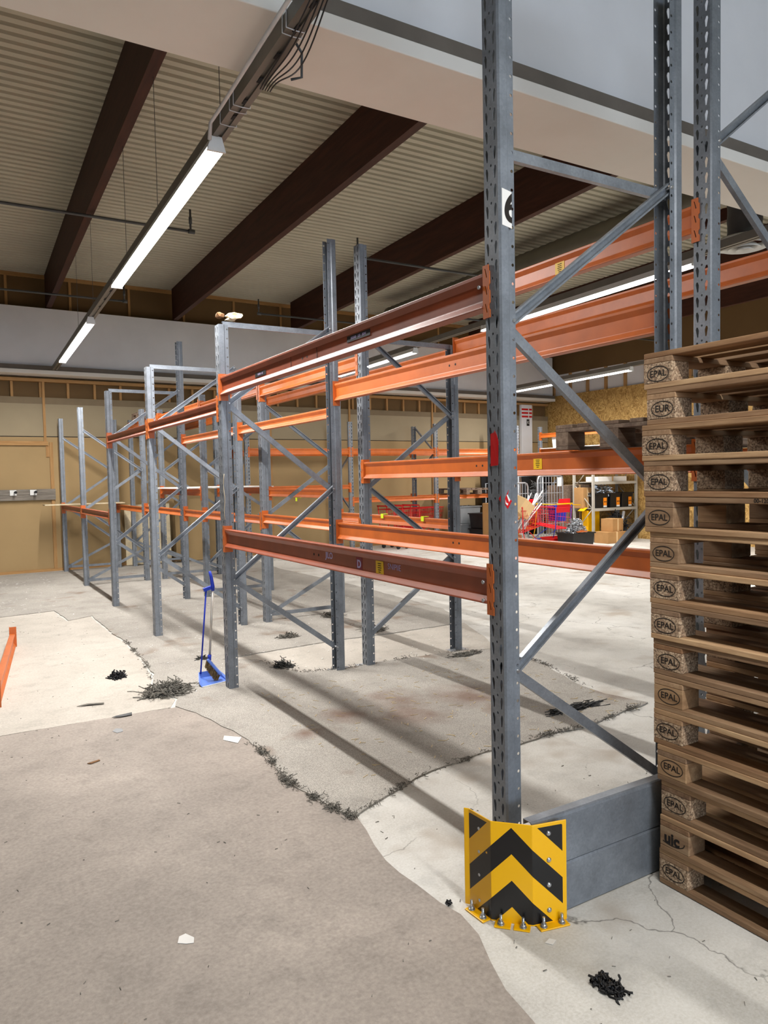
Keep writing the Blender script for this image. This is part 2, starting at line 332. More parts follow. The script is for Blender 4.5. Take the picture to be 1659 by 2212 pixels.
# corrugated ceiling (ribs along x)
mb = MB(); prof = []; P_ = .137; y = 3.2
while y < 17.4:
    prof += [(y, CEIL), (y+P_*.55, CEIL), (y+P_*.65, CEIL+.035), (y+P_*.9, CEIL+.035)]; y += P_
n = len(prof); vs = [(-9, a, b) for a, b in prof]+[(17, a, b) for a, b in prof]
mb.add(vs, [(i, i+1, n+i+1, n+i) for i in range(n-1)]); mb.bb((-9, 3.2, CEIL+.06), (17, 17.5, CEIL+.1)); mb.bb((-9, -14, CEIL), (17, 3.2, CEIL+.1))
struct('ceiling', mb, 'ceiling')
mb = MB(); mb.bb((-9.1, -14, 0), (-9, 18, 5.7)); struct('wall_left', mb, 'wall_grey')
mb = MB(); mb.bb((-9, -14.1, 0), (17, -14, 5.7)); struct('wall_front', mb, 'wall_grey')
# unseen daylight window added in the wall behind the viewer, inferred from bluish light
t = NT('daylight_pane'); t.b.inputs['Base Color'].default_value = (.8, .85, .9, 1); t.b.inputs['Emission Color'].default_value = (.72, .85, 1, 1); t.b.inputs['Emission Strength'].default_value = 6; M['pane'] = t.m
wn = struct('window_1', MB().bb((-4.1, -13.99, 1.9), (8.1, -13.93, 2.0)).bb((-4.1, -13.99, 4.2), (8.1, -13.93, 4.3)).bb((-4.1, -13.99, 1.9), (-4.0, -13.93, 4.3)).bb((8.0, -13.99, 1.9), (8.1, -13.93, 4.3)).bb((1.95, -13.99, 1.9), (2.05, -13.93, 4.3)), 'white')
obj('pane', MB().bb((-4, -13.985, 2), (8, -13.96, 4.2)), 'pane', wn)
ld = bpy.data.lights.new('window_daylight', 'AREA'); ld.shape = 'RECTANGLE'; ld.size = 11.8; ld.size_y = 2.1; ld.energy = DAY_W; ld.color = (.72, .84, 1.0)
lo = bpy.data.objects.new('window_daylight', ld); C.objects.link(lo); lo.location = (2, -13.9, 3.1); lo.rotation_euler = (math.radians(90), 0, 0); lo.parent = wn
# right wall: OSB below, studs with white panels above
XR = 14.97
wr = MB(); wr.bb((XR, -14, 0), (XR+.02, 17.6, 3.86)); wr.bb((XR+.1, -14, 0), (XR+.15, 17.6, 5.7)); wall_r = struct('wall_right', wr, 'osb')
obj('white_panel', MB().bb((XR+.06, -14, 3.86), (XR+.09, 17, 4.45)), 'plaster_cool', wall_r)
obj('dark_panel', MB().bb((XR+.05, -14, 4.45), (XR+.09, 17, 5.58)), 'board_dark', wall_r)
for k in range(16): obj('stud', MB().bb((XR-.0, 6+.64*k, 3.86), (XR+.06, 6.07+.64*k, 4.45)), 'stud', wall_r)
# back wall and far concrete beam share a slightly skewed frame
BW = Matrix.Translation((1.4, 15.0, 0)) @ Matrix.Rotation(math.radians(2.0), 4, 'Z')
def bw(o): o.matrix_world = BW @ o.matrix_world; return o
X0, X1 = -10.3, 13.55
YW = .36
mb = MB(); mb.bb((X0, YW, 0), (X1, YW+.03, 2.56)); wall_b = struct('wall_back', mb, 'board_low', BW.translation, (0, 0, math.radians(2)))
def wp(name, a, b, mat): return obj(name, MB().bb(a, b), mat, wall_b)
wp('upper_panel', (X0, YW-.006, 2.575), (X1, YW+.03, 3.185), 'board_up'); wp('seam_shadow_gap', (X0, YW+.01, 2.56), (X1, YW+.03, 2.575), 'dark')
wp('grey_band', (X0, YW-.012, 3.185), (X1, YW+.03, 3.307), 'board_band'); wp('recessed_panel', (X0, YW+.10, 3.307), (X1, YW+.13, 3.70), 'board_dark')
wp('top_plate', (X0, YW-.03, 3.60), (X1, YW+.1, 3.66), 'stud_x'); wp('floor_plate', (X0, YW-.035, 0), (X1, YW, .05), 'stud_x')
for k in range(44):
    x = -8.1+k*.49
    if x < X1-.1: wp('short_stud', (x, YW+.03, 3.307), (x+.045, YW+.1, 3.60), 'stud')
for x in (.27, 2.9, 4.9, 6.95, 9.4, 11.5): wp('long_stud', (x, YW-.04, 2.46 if x < 1 else .05), (x+.045, YW-.012, 3.60), 'stud')
wp('door_rail', (-3.0, YW-.05, 2.40), (.34, YW-.01, 2.48), 'stud_x')
wp('door_jamb', (.36, YW-.04, .05), (.42, YW, 2.46), 'stud'); wp('batten', (.30, YW-.02, 2.18), (.36, YW-.005, 2.40), 'stud')
wp('end_post', (12.05, YW-.06, 0), (12.16, YW, 3.6), 'stud')
pil = MB().bb((12.45, YW-.1, 0), (12.85, YW-.02, 3.6)); pw = struct('trim_1', pil, 'plaster_cool', BW.translation, (0, 0, math.radians(2)))
# concrete beams: flange, dark joint, web
def conc(name, mirror=False):
    mb = MB(); mb.bb((X0, -.0, 3.70), (16.5, .62, 3.775))
    return mb
def beam_set(idx, off, rz, x1, zb=3.70, dp=.53, k=1.0):
    e = empty('concrete_beam', off, rz); e['kind'] = 'structure'
    obj('flange', MB().bb((X0, 0, zb), (x1, dp, zb+.075*k)), 'plaster', e, bevel=.006)
    obj('joint_strip', MB().bb((X0, .02, zb+.075*k), (x1, dp-.03, zb+.16*k)), 'band_dark', e)
    obj('web', MB().bb((X0, .1, zb+.16*k), (x1, dp-.08, 4.93+(zb-3.7)*1.9)), 'plaster_cool', e)
    return e
b1 = beam_set(1, (0, 3.31, 0), 0, 14.9, 3.865, .575, 1.084); b1.name = 'trim_2'
b2 = beam_set(2, (1.4, 15.0, 0), math.radians(2), 13.5); b2.name = 'trim_3'
obj('filler_panel', MB().bb((X0, .3, 5.24), (14.9, .4, CEIL+.03)), 'plaster_cool', b1)
obj('filler_panel', MB().bb((X0, .3, 4.93), (13.5, .4, CEIL+.03)), 'board_dark', b2)
for k in range(20): obj('filler_stud', MB().bb((-8+k*1.1, .27, 4.93), (-7.955+k*1.1, .3, CEIL)), 'stud', b2)
obj('filler_rail', MB().bb((X0, .26, CEIL-.07), (13.5, .3, CEIL)), 'stud_x', b2)
# dark glued timber roof beams
for i, (xa, xb) in enumerate([(-3.45, -3.3), (-.93, -.75), (1.52, 1.77), (3.92, 4.14), (6.48, 6.76), (8.95, 9.25), (11.4, 11.7), (13.5, 13.75)]):
    mb = MB(); dx = (xb-xa)/9.2; w2 = .092
    mb.add([(xa-dx*2.3+e*w2, 3.9, z) for z in (4.95, CEIL-.0) for e in (0, 1)]+[(xb+e*w2, 15.25, z) for z in (4.95, CEIL-.0) for e in (0, 1)],
           [(0, 1, 3, 2), (4, 6, 7, 5), (0, 4, 5, 1), (2, 3, 7, 6), (0, 2, 6, 4), (1, 5, 7, 3)])
    o = obj('roof_beam', mb, 'glulam')
    if i >= 2: tag(o, ('leftmost dark timber roof beam in view', 'dark timber roof beam right of the long lit lamp track', 'dark timber roof beam passing behind the nearest rack upright', 'dark timber roof beam just above the second row of strip lights', 'dark timber roof beam behind the round air diffuser', 'last dark timber roof beam, beside the chipboard right wall')[i-2], 'roof beam', 'dark timber roof beams')
    else: tag(o, ('dark timber roof beam out at the far left', 'dark timber roof beam beyond the left picture edge')[i], 'roof beam', 'dark timber roof beams')

# ------------------------------------------------------------------ lamps on tracks
def lamp(x0, y0, x1, y1, label, z=3.70, pw=1.0, col=None, skew=0.0):
    e = empty('strip_light', ((x0+x1)/2, (y0+y1)/2, z), -math.atan2(x1-x0, y1-y0)); L = math.hypot(x1-x0, y1-y0)
    tag(e, label, 'ceiling lamp', 'long LED strip lights')
    pr = [(-.055, .012), (-.03, .075), (.03, .075), (.055, .012)]
    obj('housing', MB().ext(pr, (0, -L/2, 0), (0, L/2, 0), (1, 0, 0), (0, 0, 1)), 'white', e)
    obj('diffuser', MB().ext([(-.052, .0115), (-.045, -.008), (.045, -.008), (.052, .0115)], (0, -L/2+.02, 0), (0, L/2-.02, 0), (1, 0, 0), (0, 0, 1)), 'diffuser', e)
    for s in (-1, 1): obj('end_cap', MB().ext([(-.058, -.01), (-.034, .08), (.034, .08), (.058, -.01)], (0, s*L/2-.01*s, 0), (0, s*L/2+.01*s, 0), (1, 0, 0), (0, 0, 1)), 'white', e)
    ld = bpy.data.lights.new('lamp_light', 'AREA'); ld.shape = 'RECTANGLE'; ld.size = .05; ld.size_y = L-.06; ld.energy = LAMP_W*pw*L/3.5; ld.color = col or LAMP_COL
    lo = bpy.data.objects.new('lamp_light', ld); C.objects.link(lo); lo.parent = e; lo.location = (0, 0, -.012); lo.rotation_euler = (0, 0, skew)
    return e
T1 = lambda y: 1.39+.0295*y
T2 = lambda y: 6.24+.0475*y
T3 = lambda y: 11.1+.0763*y
lamp(T1(4.49), 4.49, T1(8.09), 8.09, 'long lit strip light nearest the white beam, upper left', pw=1.2, skew=.0295)
lamp(T1(10.03), 10.03, T1(13.44), 13.44, 'smaller lit strip light at the far end of the left track', pw=1.1, skew=.0295)
lamp(T1(-2.5), -2.5, T1(1.1), 1.1, 'strip light on the left track overhead, above the picture', pw=.55, skew=.0295)
lamp(T1(-10.9), -10.9, T1(-7.3), -7.3, 'strip light on the left track behind the viewer', pw=.6)
lamp(T2(4.75), 4.75, T2(8.3), 8.3, 'lit strip light seen between the upper beams right of the nearest upright', pw=.28)
lamp(T2(10.2), 10.2, T2(13.3), 13.3, 'lit strip light seen under the long upper beam, mid picture', pw=.45)
lamp(T3(10.2), 10.2, T3(14.04), 14.04, 'lit strip light before the chipboard wall at right', pw=1.1)
lamp(T3(4.4), 4.4, T3(8.2), 8.2, 'strip light on the third track hidden at right', pw=1.0)
def track(T, ya, yb, label, wood=True):
    e = empty('lighting_track', (0, 0, 0)); tag(e, label, 'lamp track', 'lamp tracks under the roof')
    A = (T(ya)+.02, ya, 3.777); B = (T(yb)+.02, yb, 3.777)
    mb = MB().ext([(-.045, 0), (-.045, .075), (.045, .075), (.045, 0), (.012, 0), (.012, .012), (-.012, .012), (-.012, 0)], A, B, (1, 0, 0), (0, 0, 1))
    obj('rail', mb, 'tray', e)
    return e
lt = track(T1, -12, 14.95, 'grey slotted lamp track running from the top edge to the far wall')
for k, y in enumerate([2.9, 3.05, 3.25, 3.5, 3.75, 4.0, 4.2, 8.3, 8.6, 9.0, 9.4]):
    obj('slot', MB().box((T1(y)+.02, y, 3.7765), (.018, .05, .004)), 'dark', lt)
track(T2, -12, 15.1, 'grey lamp track above the second row of lamps, right of centre'); track(T3, 3, 15.0, 'grey lamp track above the lamp at the chipboard wall')
# T-track overhang for cables
for i, y in enumerate((3.25, 3.3, 4.05, 4.12, 4.3)):
    x = T1(y); x += .02; pts = [(x-.048, y, 3.86), (x-.05, y, 3.772), (x, y, 3.769), (x+.05, y, 3.772), (x+.048, y, 3.86)]
    obj('cable_tie', MB().tube(pts, .003, 5), 'cable_w', lt)
pts = [(T1(y)-.06-.03*math.sin((y-2.7)*1.9), y, 3.83-.06*math.sin((y-2.7)*1.7)) for y in [2.7+.1*i for i in range(18)]]+[(T1(4.46)-.05, 4.46, 3.74)]
o = obj('cable', MB().tube(pts, .012, 6), 'cable_w'); tag(o, 'white cable along the lamp track by the white beam', 'cable')
for j in range(5):
    pts = [(T1(y)-.05+.09*(y-2.7)/1.1+.014*j, y, 3.77-.05*math.sin((y-2.7)/1.1*math.pi)**2*(.6+.5*j)-.01) for y in [2.7+.055*i for i in range(21)]]
    o = obj('cable', MB().tube(pts, .0038, 5), 'black'); tag(o, 'thin black cable sagging beside the lamp track at the white beam', 'cable', 'bundle of black cables')
o = obj('hook', MB().tube([(T1(3.36)+.06, 3.36, 3.79), (T1(3.38)+.10, 3.37, 3.75), (T1(3.4)+.11, 3.40, 3.65), (T1(3.4)+.06, 3.42, 3.635)], .007, 5), 'pipe'); tag(o, 'small bent metal hook hanging beside the lamp track', 'hook')
for k, (y, zt) in enumerate([(4.45, CEIL), (6.2, CEIL), (7.6, CEIL), (9.9, CEIL), (11.4, CEIL)]):
    o = obj('hanging_wire', MB().tube([(T1(y)+.02, y, 3.85), (T1(y)+.02, y, zt)], .0025, 5), 'pipe'); tag(o, 'thin steel wire from ceiling to lamp track, number %s from the white beam' % ('first', 'second', 'third', 'fourth', 'fifth')[k] if False else 'thin steel wire from ceiling to the left lamp track, %s from the white beam' % ('first', 'second', 'third', 'fourth', 'fifth')[k], 'wire', 'lamp track wires')
# sprinkler pipes
def pipe(x0, x1, y, label, drop, z=4.90, xs=None):
    e = empty('sprinkler_pipe', (x0, y, z)); tag(e, label, 'pipe', 'sprinkler pipes under the roof')
    obj('run', MB().tube([(0, 0, 0), (x1-x0, 0, 0)], .019, 8), 'pipe', e)
    for dx in drop:
        obj('riser', MB().tube([(dx, 0, -.02), (dx, 0, .28 if z > 4.8 else CEIL-z)], .014, 8).tube([(dx, 0, .1), (dx, 0, .18)], .022, 8), 'pipe', e)
        obj('elbow', MB().tube([(dx-.03, 0, 0), (dx+.05, 0, 0)], .03, 8), 'pipe', e)
pipe(-2.0, 2.9, 9.6, 'thin grey sprinkler pipe crossing the left roof beam', [4.88])
pipe(-2.0, 2.95, 13.8, 'thin grey sprinkler pipe near the far wall at left', [4.9])
pipe(5.40, 9.0, 13.7, 'thin grey sprinkler pipe behind the tall uprights near the far wall', [0.0])
pipe(5.35, 9.2, 9.6, 'thin grey sprinkler pipe right of the tall second-row upright', [0.0])
pipe(8.0, 13.9, 11.0, 'thick grey pipe near the right wall behind the pallet stack', [1.2, 3.6], 4.55)
# ventilation duct and diffuser
e = empty('air_duct', (8.62, 0, 5.2)); tag(e, 'grey spiral air duct along the ceiling above the long upper beam', 'duct')
mb = MB(); pts = []; rad = []
for i in range(110):
    y = 4.2+i*.09; pts.append((0, y, 0)); rad.append(.20+(.012 if i % 2 else 0))
mb.tube(pts, .2, 16, True, rad); obj('duct_run', mb, 'duct', e)
e = empty('air_diffuser', (6.75, 4.42, 3.80)); tag(e, 'round ceiling air diffuser on a dark spiral pipe at right', 'air diffuser')
mb = MB(); pts = []; rad = []
for i in range(16): pts.append((0, 0, .12+i*.055)); rad.append(.155+(.006 if i % 3 == 0 else 0))
mb.tube(pts, .15, 18, True, rad); obj('duct_neck', mb, 'pipe', e)
for k, (r, z) in enumerate([(.30, .05), (.22, .02), (.15, 0), (.08, -.01)]):
    mb = MB(); K = 28; vs = []
    for rr, zz in ((r, z+.0), (r-.055, z+.05)):
        vs += [(rr*math.cos(2*math.pi*j/K), rr*math.sin(2*math.pi*j/K), zz) for j in range(K)]
    mb.add(vs, [(j, (j+1) % K, K+(j+1) % K, K+j) for j in range(K)], True); obj('diffuser_ring', mb, 'white', e, solid=.004)

# ------------------------------------------------------------------ rack uprights, frames, beams
PITCH = .0722
def holes_mesh(w, h, holes, to3d):
    pts = [Vector((-w/2, 0)), Vector((w/2, 0)), Vector((w/2, h)), Vector((-w/2, h))]; edges = [(0, 1), (1, 2), (2, 3), (3, 0)]
    for hl in holes:
        o = len(pts); n = len(hl); pts += [Vector(p) for p in hl]; edges += [(o+i, o+(i+1) % n) for i in range(n)]
    vo, _, fo, _, _, _ = delaunay_2d_cdt(pts, edges, [], 0, 1e-6)
    def inside(p, poly):
        r = False; n = len(poly)
        for i in range(n):
            a, b = poly[i], poly[(i+1) % n]
            if (a[1] > p[1]) != (b[1] > p[1]) and p[0] < (b[0]-a[0])*(p[1]-a[1])/(b[1]-a[1])+a[0]: r = not r
        return r
    fs = []
    for f in fo:
        c = sum((vo[i] for i in f), Vector((0, 0)))/len(f)
        if not any(inside(c, hl) for hl in holes): fs.append(tuple(f))
    return [to3d(v.x, v.y) for v in vo], fs
def circ(x, y, r, n=8): return [(x+r*math.cos(2*math.pi*i/n), y+r*math.sin(2*math.pi*i/n)) for i in range(n)]
def slot(x, y, s):     # teardrop slot leaning outward at the top
    return [(x+s*.001, y+.024), (x+s*.009, y+.024), (x+s*.0125, y+.013), (x+s*.005, y-.024), (x-s*.002, y-.024), (x-s*.0055, y+.008)]
def upright_mesh(H, short_flange=None, simple=False):
    mb = MB(); HW = .05; ch = .007
    fw = (HW-ch)*2; nt = int(H/PITCH)
    if not simple:
        vs, fs = holes_mesh(fw, PITCH, [slot(-.021, .030, -1), slot(.021, .030, 1), circ(0, .060, .0055)], lambda a, b: (0, a, b))
        rvs = {}
        for sg in (1, -1): rvs[sg] = holes_mesh(.03, PITCH, [circ(.004, .036, .0065)], lambda a, b, sg=sg: (.063+a, sg*.043, b))
        for k in range(nt):
            z = k*PITCH; mb.add([(x, y, zz+z) for x, y, zz in vs], fs)
            for sg in (1, -1):
                if short_flange and sg == short_flange[0] and z > short_flange[1]: continue
                v2, f2 = rvs[sg]; mb.add([(x, y, zz+z) for x, y, zz in v2], f2)
        H2 = nt*PITCH
    else:
        H2 = H; mb.add([(0, -fw/2, 0), (0, fw/2, 0), (0, fw/2, H), (0, -fw/2, H)], [(0, 1, 2, 3)])
        for sg in (1, -1): mb.add([(.048, sg*.043, 0), (.078, sg*.043, 0), (.078, sg*.043, H), (.048, sg*.043, H)], [(0, 1, 2, 3)])
    for sg in (1, -1):
        pr = [(0, sg*fw/2), (.006, sg*HW), (.041, sg*HW), (.048, sg*.043)]
        h = H2
        if short_flange and sg == short_flange[0]: h = short_flange[1]+PITCH
        for (xa, ya), (xb, yb) in zip(pr, pr[1:]): mb.add([(xa, ya, 0), (xb, yb, 0), (xb, yb, h), (xa, ya, h)], [(0, 1, 2, 3)])
    me = fix(mb.mesh('upright', M['galv'])); bm = bmesh.new(); bm.from_mesh(me); bmesh.ops.remove_doubles(bm, verts=bm.verts, dist=1e-5); bm.to_mesh(me); bm.free()
    return me
_um = {}
def um(H, sf=None):
    k = (H, sf)
    if k not in _um: _um[k] = upright_mesh(H, sf)
    return _um[k]
CH = [(-.021, 0), (.021, 0), (.021, .024), (.013, .024), (.013, .021), (.0175, .021), (.0175, .0035), (-.0175, .0035), (-.0175, .021), (-.013, .021), (-.013, .024), (-.021, .024)]
def brace(e, p, q, flip=1):
    p, q = Vector(p), Vector(q); t = (q-p).normalized(); A = Vector((0, 1, 0)).cross(t).normalized()
    mb = MB().ext(CH, p-t*.02, q+t*.02, A, (0, flip, 0)); return obj('brace', mb, 'brace', e)
def frame(x, y, label, pat, h1=2.93, h2=2.93, depth=1.04, rz=0, sf2=None, feet=True, group='grey slotted rack frames'):
    """x: slotted front face, y: centre line; pattern = (front nodes, rear nodes, horizontals)"""
    e = empty('rack_frame', (x, y, 0), rz); tag(e, label, 'rack frame', group)
    a = obj('upright', um(h1), None, e, solid=.0022); b = obj('upright', um(h2, sf2), None, e, (depth, 0, 0), (0, 0, math.pi), solid=.0022)
    fn, rn, hz = pat; xa, xb = .068, depth-.068
    nodes = sorted([(z, 0) for z in fn]+[(z, 1) for z in rn], reverse=True); k = 0
    for (za, sa), (zb, sb) in zip(nodes, nodes[1:]):
        if sa == sb: continue
        k += 1; off = -.012 if k % 2 else .0125
        brace(e, (xb if sa else xa, off, za), (xb if sb else xa, off, zb), -1 if k % 2 else 1)
    for z in hz: brace(e, (xa, 0, z), (xb, 0, z), 1)
    for z, s_ in nodes:
        obj('node_bolt', MB().tube([(xb if s_ else xa, -.052, z), (xb if s_ else xa, .052, z)], .007, 8), 'screw', e)
    if feet:
        for xx, sg in ((0, -1), (depth, 1)):
            mb = MB().bb((xx+sg*.07, -.06, .0), (xx-sg*.12, .06, .006)); obj('foot_plate', mb, 'galv_bright', e)
    return e
A_ = ([2.276, .88], [2.93, 1.58, .214], [2.9]); A0 = ([2.276, .88], [2.96, 1.58, .214], [2.94])
B_ = ([2.52, 1.25, .09], [1.87, .54], [.09]); AM = ([1.575, .26], [2.90, 2.23, .9], [2.88]); AM = ([2.9, 1.575, .26], [2.23, .9], [2.88])
BM = ([1.85, .5], [2.52, 1.25, .09], [.09]); Q0P = ([3.24, 1.88, .52], [3.92, 2.56, 1.2], [])
COLS = [2.30, 5.68, 8.076, 10.367, 12.742, 15.064]
XP, XQ = 1.885, 3.15
XPr, XQr = XP+1.04, XQ+1.04
F = {}
F['P0'] = frame(XP, COLS[0], 'nearest tall grey rack frame, standing behind the yellow and black guard', A0, 4.4, 4.4, 1.08, sf2=(1, 3.76))
F['P1'] = frame(XP, COLS[1], 'grey rack frame beside the blue broom, with foam scraps on its top', A_, 2.93, 3.70)
F['P2'] = frame(XP, COLS[2], 'third grey rack frame from the viewer in the front left row', A_)
F['P3'] = frame(XP, COLS[3], 'grey rack frame in the front left row whose rear upright is tall', A_, 2.93, 3.66)
F['P4'] = frame(XP, COLS[4], 'grey rack frame in the front left row, second from the far wall', B_)
F['P5'] = frame(XP, COLS[5], 'farthest grey rack frame of the front left row, against the far wall', B_)
F['Q0'] = frame(XQ+.025, COLS[0], 'tall grey rack frame rising behind the pallet stack at the right edge', Q0P, 4.4, 4.4)
F['Q1'] = frame(XQ, COLS[1], 'second-row rack frame with one tall slotted upright, mid picture', AM, 3.70, 2.93)
F['Q2'] = frame(XQ, COLS[2], 'second-row rack frame with braces down to the floor, behind the long lower beam', B_, 2.80, 2.93)
F['Q3'] = frame(XQ, COLS[3], 'second-row rack frame just right of the broom handle, farther back', BM)
F['Q4'] = frame(XQ, COLS[4], 'second-row rack frame second from the far wall, at left', BM)
F['Q5'] = frame(XQ, COLS[5], 'second-row rack frame hard against the far wall, at left', BM)
# beam
def beam_profile(H):
    r = [(.030, 0), (.030, .006), (.010, .034), (.010, H-.040), (.025, H-.014), (.025, H)]
    return r+[(-a, b) for a, b in r[::-1]]
def connector_meshes():
    pts = [(0, 0), (.043, .0), (.043, .030), (.036, .036), (.036, .05), (.043, .058), (.043, .105), (.036, .111), (.036, .125), (.043, .133), (.043, .180), (.036, .186), (.036, .208), (0, .208)]
    hl = [[(.012, z), (.018, z-.002), (.028, z-.035), (.022, z-.038), (.017, z-.02)] for z in (.058, .128, .195)]
    P2 = [Vector(p) for p in pts]; n = len(P2); ed = [(i, (i+1) % n) for i in range(n)]
    for h in hl:
        o = len(P2); P2 += [Vector(p) for p in h]; ed += [(o+i, o+(i+1) % len(h)) for i in range(len(h))]
    vo, _, fo, _, _, _ = delaunay_2d_cdt(P2, ed, [], 0, 1e-6)
    def ins(p, poly):
        r = False; m = len(poly)
        for i in range(m):
            a, b = poly[i], poly[(i+1) % m]
            if (a[1] > p[1]) != (b[1] > p[1]) and p[0] < (b[0]-a[0])*(p[1]-a[1])/(b[1]-a[1])+a[0]: r = not r
        return r
    out = {}
    for sg in (1, -1):
        fs = []
        for f in fo:
            c = sum((vo[i] for i in f), Vector((0, 0)))/len(f)
            if ins(c, pts) and not any(ins(c, h) for h in hl): fs.append(tuple(f))
        mb = MB(); mb.add([(-.0045, sg*v.x, v.y) for v in vo], fs); mb.add([(-.0045, 0, 0), (.06, 0, 0), (.06, 0, .208), (-.0045, 0, .208)], [(0, 1, 2, 3)])
        out[sg] = fix(mb.mesh('end_connector', M['orange']))
    return out
CONN = connector_meshes()
def rack_beam(face, ya, yb, z0, H, label, face_dir=-1, mat='orange', group='orange rack beams'):
    """face: x of the slotted faces; face_dir -1 when the aisle is on -x; z0 bottom"""
    cx = face - face_dir*.022
    L = yb-ya-.112
    e = obj('rack_beam', MB().ext(beam_profile(H), (0, -L/2, 0), (0, L/2, 0), (1, 0, 0), (0, 0, 1)), mat, None, (cx, (ya+yb)/2, z0), bevel=.003)
    tag(e, label, 'rack beam', group)
    fx = face-cx
    for s_ in (-1, 1):
        o = cp(CB[s_ if face_dir < 0 else -s_], e); o.location = (fx, s_*(L/2+.003), -(.208-H)*.62); o.rotation_euler = (0, 0, 0 if face_dir < 0 else math.pi)
    return e
CB = {}
for sg in (1, -1):
    CB[sg] = bpy.data.objects.new('end_connector', CONN[sg]); md = CB[sg].modifiers.new('thick', 'SOLIDIFY'); md.thickness = .004; md.offset = 0
ordn = ['nearest', 'second', 'third', 'fourth', 'fifth']
def row(nm, face, fd, items, mat='orange'):
    for (i, j, z0, z1, lv) in items:
        F[(nm, i, lv)] = rack_beam(face, COLS[i], COLS[j], z0, z1-z0, '%s orange beam in the %s bay from the viewer, %s' % (lv, ordn[i], {'P': 'aisle side of the front row', 'R': 'rear side of the front row', 'Q': 'near side of the second row', 'S': 'far side of the second row'}[nm]), fd, mat)
row('P', XP, -1, [(0, 1, 2.335, 2.475, 'upper'), (0, 1, 1.145, 1.285, 'lower'), (1, 2, 2.20, 2.298, 'upper'), (2, 3, 2.195, 2.290, 'upper'), (3, 4, 1.178, 1.27, 'lower'), (4, 5, 1.178, 1.272, 'lower')], 'orange_shaded')
row('R', XPr, 1, [(0, 1, 2.325, 2.468, 'upper'), (0, 1, 1.150, 1.29, 'lower'), (1, 2, 2.188, 2.278, 'upper'), (2, 3, 2.188, 2.282, 'upper'), (2, 3, 1.183, 1.274, 'lower'), (3, 4, 1.178, 1.27, 'lower'), (4, 5, 1.15, 1.245, 'lower')])
row('Q', XQ, -1, [(0, 1, 2.82, 2.955, 'upper'), (0, 1, 1.66, 1.802, 'middle'), (1, 2, 1.17, 1.272, 'lower'), (2, 3, 1.155, 1.25, 'lower'), (1, 2, 2.62, 2.735, 'upper'), (2, 3, 2.65, 2.765, 'upper'), (3, 4, 2.68, 2.79, 'upper'), (4, 5, 2.68, 2.80, 'upper'), (3, 4, 1.455, 1.556, 'middle')])
row('S', XQr, 1, [(0, 1, 2.79, 2.935, 'upper'), (0, 1, 1.66, 1.80, 'middle'), (1, 2, 2.735, 2.865, 'upper'), (2, 3, 2.76, 2.88, 'upper'), (1, 2, 1.155, 1.25, 'lower'), (2, 3, 1.42, 1.53, 'middle'), (3, 4, 1.455, 1.55, 'middle'), (4, 5, 2.68, 2.80, 'upper')])
for k, sx in ((('R', 0, 'upper'), .04), (('R', 0, 'lower'), .04), (('Q', 0, 'upper'), .025), (('Q', 0, 'middle'), .025)):
    F[k].location.x += sx/2; F[k].rotation_euler.z += math.atan2(sx, COLS[1]-COLS[0])
# markings on beams
def sticker(parent, name, mb, mat): return obj(name, mb, mat, parent)
def pos_on(b, y, z): return y-b.location.y, z-b.location.z
bU, bL = F[('P', 0, 'upper')], F[('P', 0, 'lower')]
xs = -.0112
for (ya, yb, z, txt, sz) in [(3.29, 3.54, 2.424, '085008 - L85 - 80W', .02), (4.71, 4.91, 2.408, '085008 - L85', .018)]:
    y, zz = pos_on(bU, (ya+yb)/2, z-.012)
    s_ = sticker(bU, 'printed_strip', MB().box((xs, y, zz), (.0012, yb-ya, .032)), 'black')
    me = xf(text_mesh(txt, sz, 'strip_print', .0002, 'graffiti'), FACE_NX); obj('strip_print', me, None, s_, (xs-.001, y, zz))
for y in (4.291, 3.917):
    a, b = pos_on(bU, y, 2.40); sticker(bU, 'seam_line', MB().box((xs, a, b), (.0008, .004, .066)), 'dark')
def pin_holes(b, y0, z, sgn=-1, n=2):
    for k in range(n):
        a, zz = pos_on(b, y0-k*.065, z); obj('peg_hole', MB().tube([(sgn*.0096, a, zz), (sgn*.0106, a, zz)], .008, 10), 'dark', b)
pin_holes(bU, 4.12, 2.40); pin_holes(bL, 4.025, 1.215)
def ylabel(b, y, z):
    a, zz = pos_on(b, y, z); s_ = sticker(b, 'load_label', MB().box((xs, a, zz), (.0012, .075, .07)), 'yellow_label')
    mb = MB()
    for k, w_ in enumerate((.034, .03, .036, .03, .02)): mb.box((xs-.0008, a, zz+.022-k*.011), (.0006, w_, .004))
    obj('label_print', mb, 'ink', s_)
ylabel(bL, 3.243, 1.207); ylabel(F[('Q', 0, 'middle')], 3.46, 1.735); ylabel(F[('Q', 0, 'upper')], 3.256, 2.885)
pin_holes(F[('Q', 0, 'middle')], 4.07, 1.735); pin_holes(F[('R', 0, 'upper')], 4.01, 2.40); pin_holes(F[('R', 0, 'lower')], 4.0, 1.222)
a, zz = pos_on(bL, 3.82, 1.222); obj('violet_lettering', xf(text_mesh('JILO', .05, 'violet_lettering', .0003, 'graffiti', .001), FACE_NX), None, bL, (xs, a, zz))
a, zz = pos_on(bL, 3.10, 1.222); obj('white_lettering', xf(text_mesh('SNIPIIE', .042, 'white_lettering', .0003, 'graffiti', -.0004), FACE_NX), None, bL, (xs, a, zz))
a, zz = pos_on(bL, 3.46, 1.205); s_ = sticker(bL, 'red_sticker', MB().box((xs, a, zz), (.001, .065, .075)), 'wine'); obj('letter', xf(text_mesh('D', .06, 'letter', .0003, 'graffiti', .002), FACE_NX), None, s_, (xs-.001, a, zz))
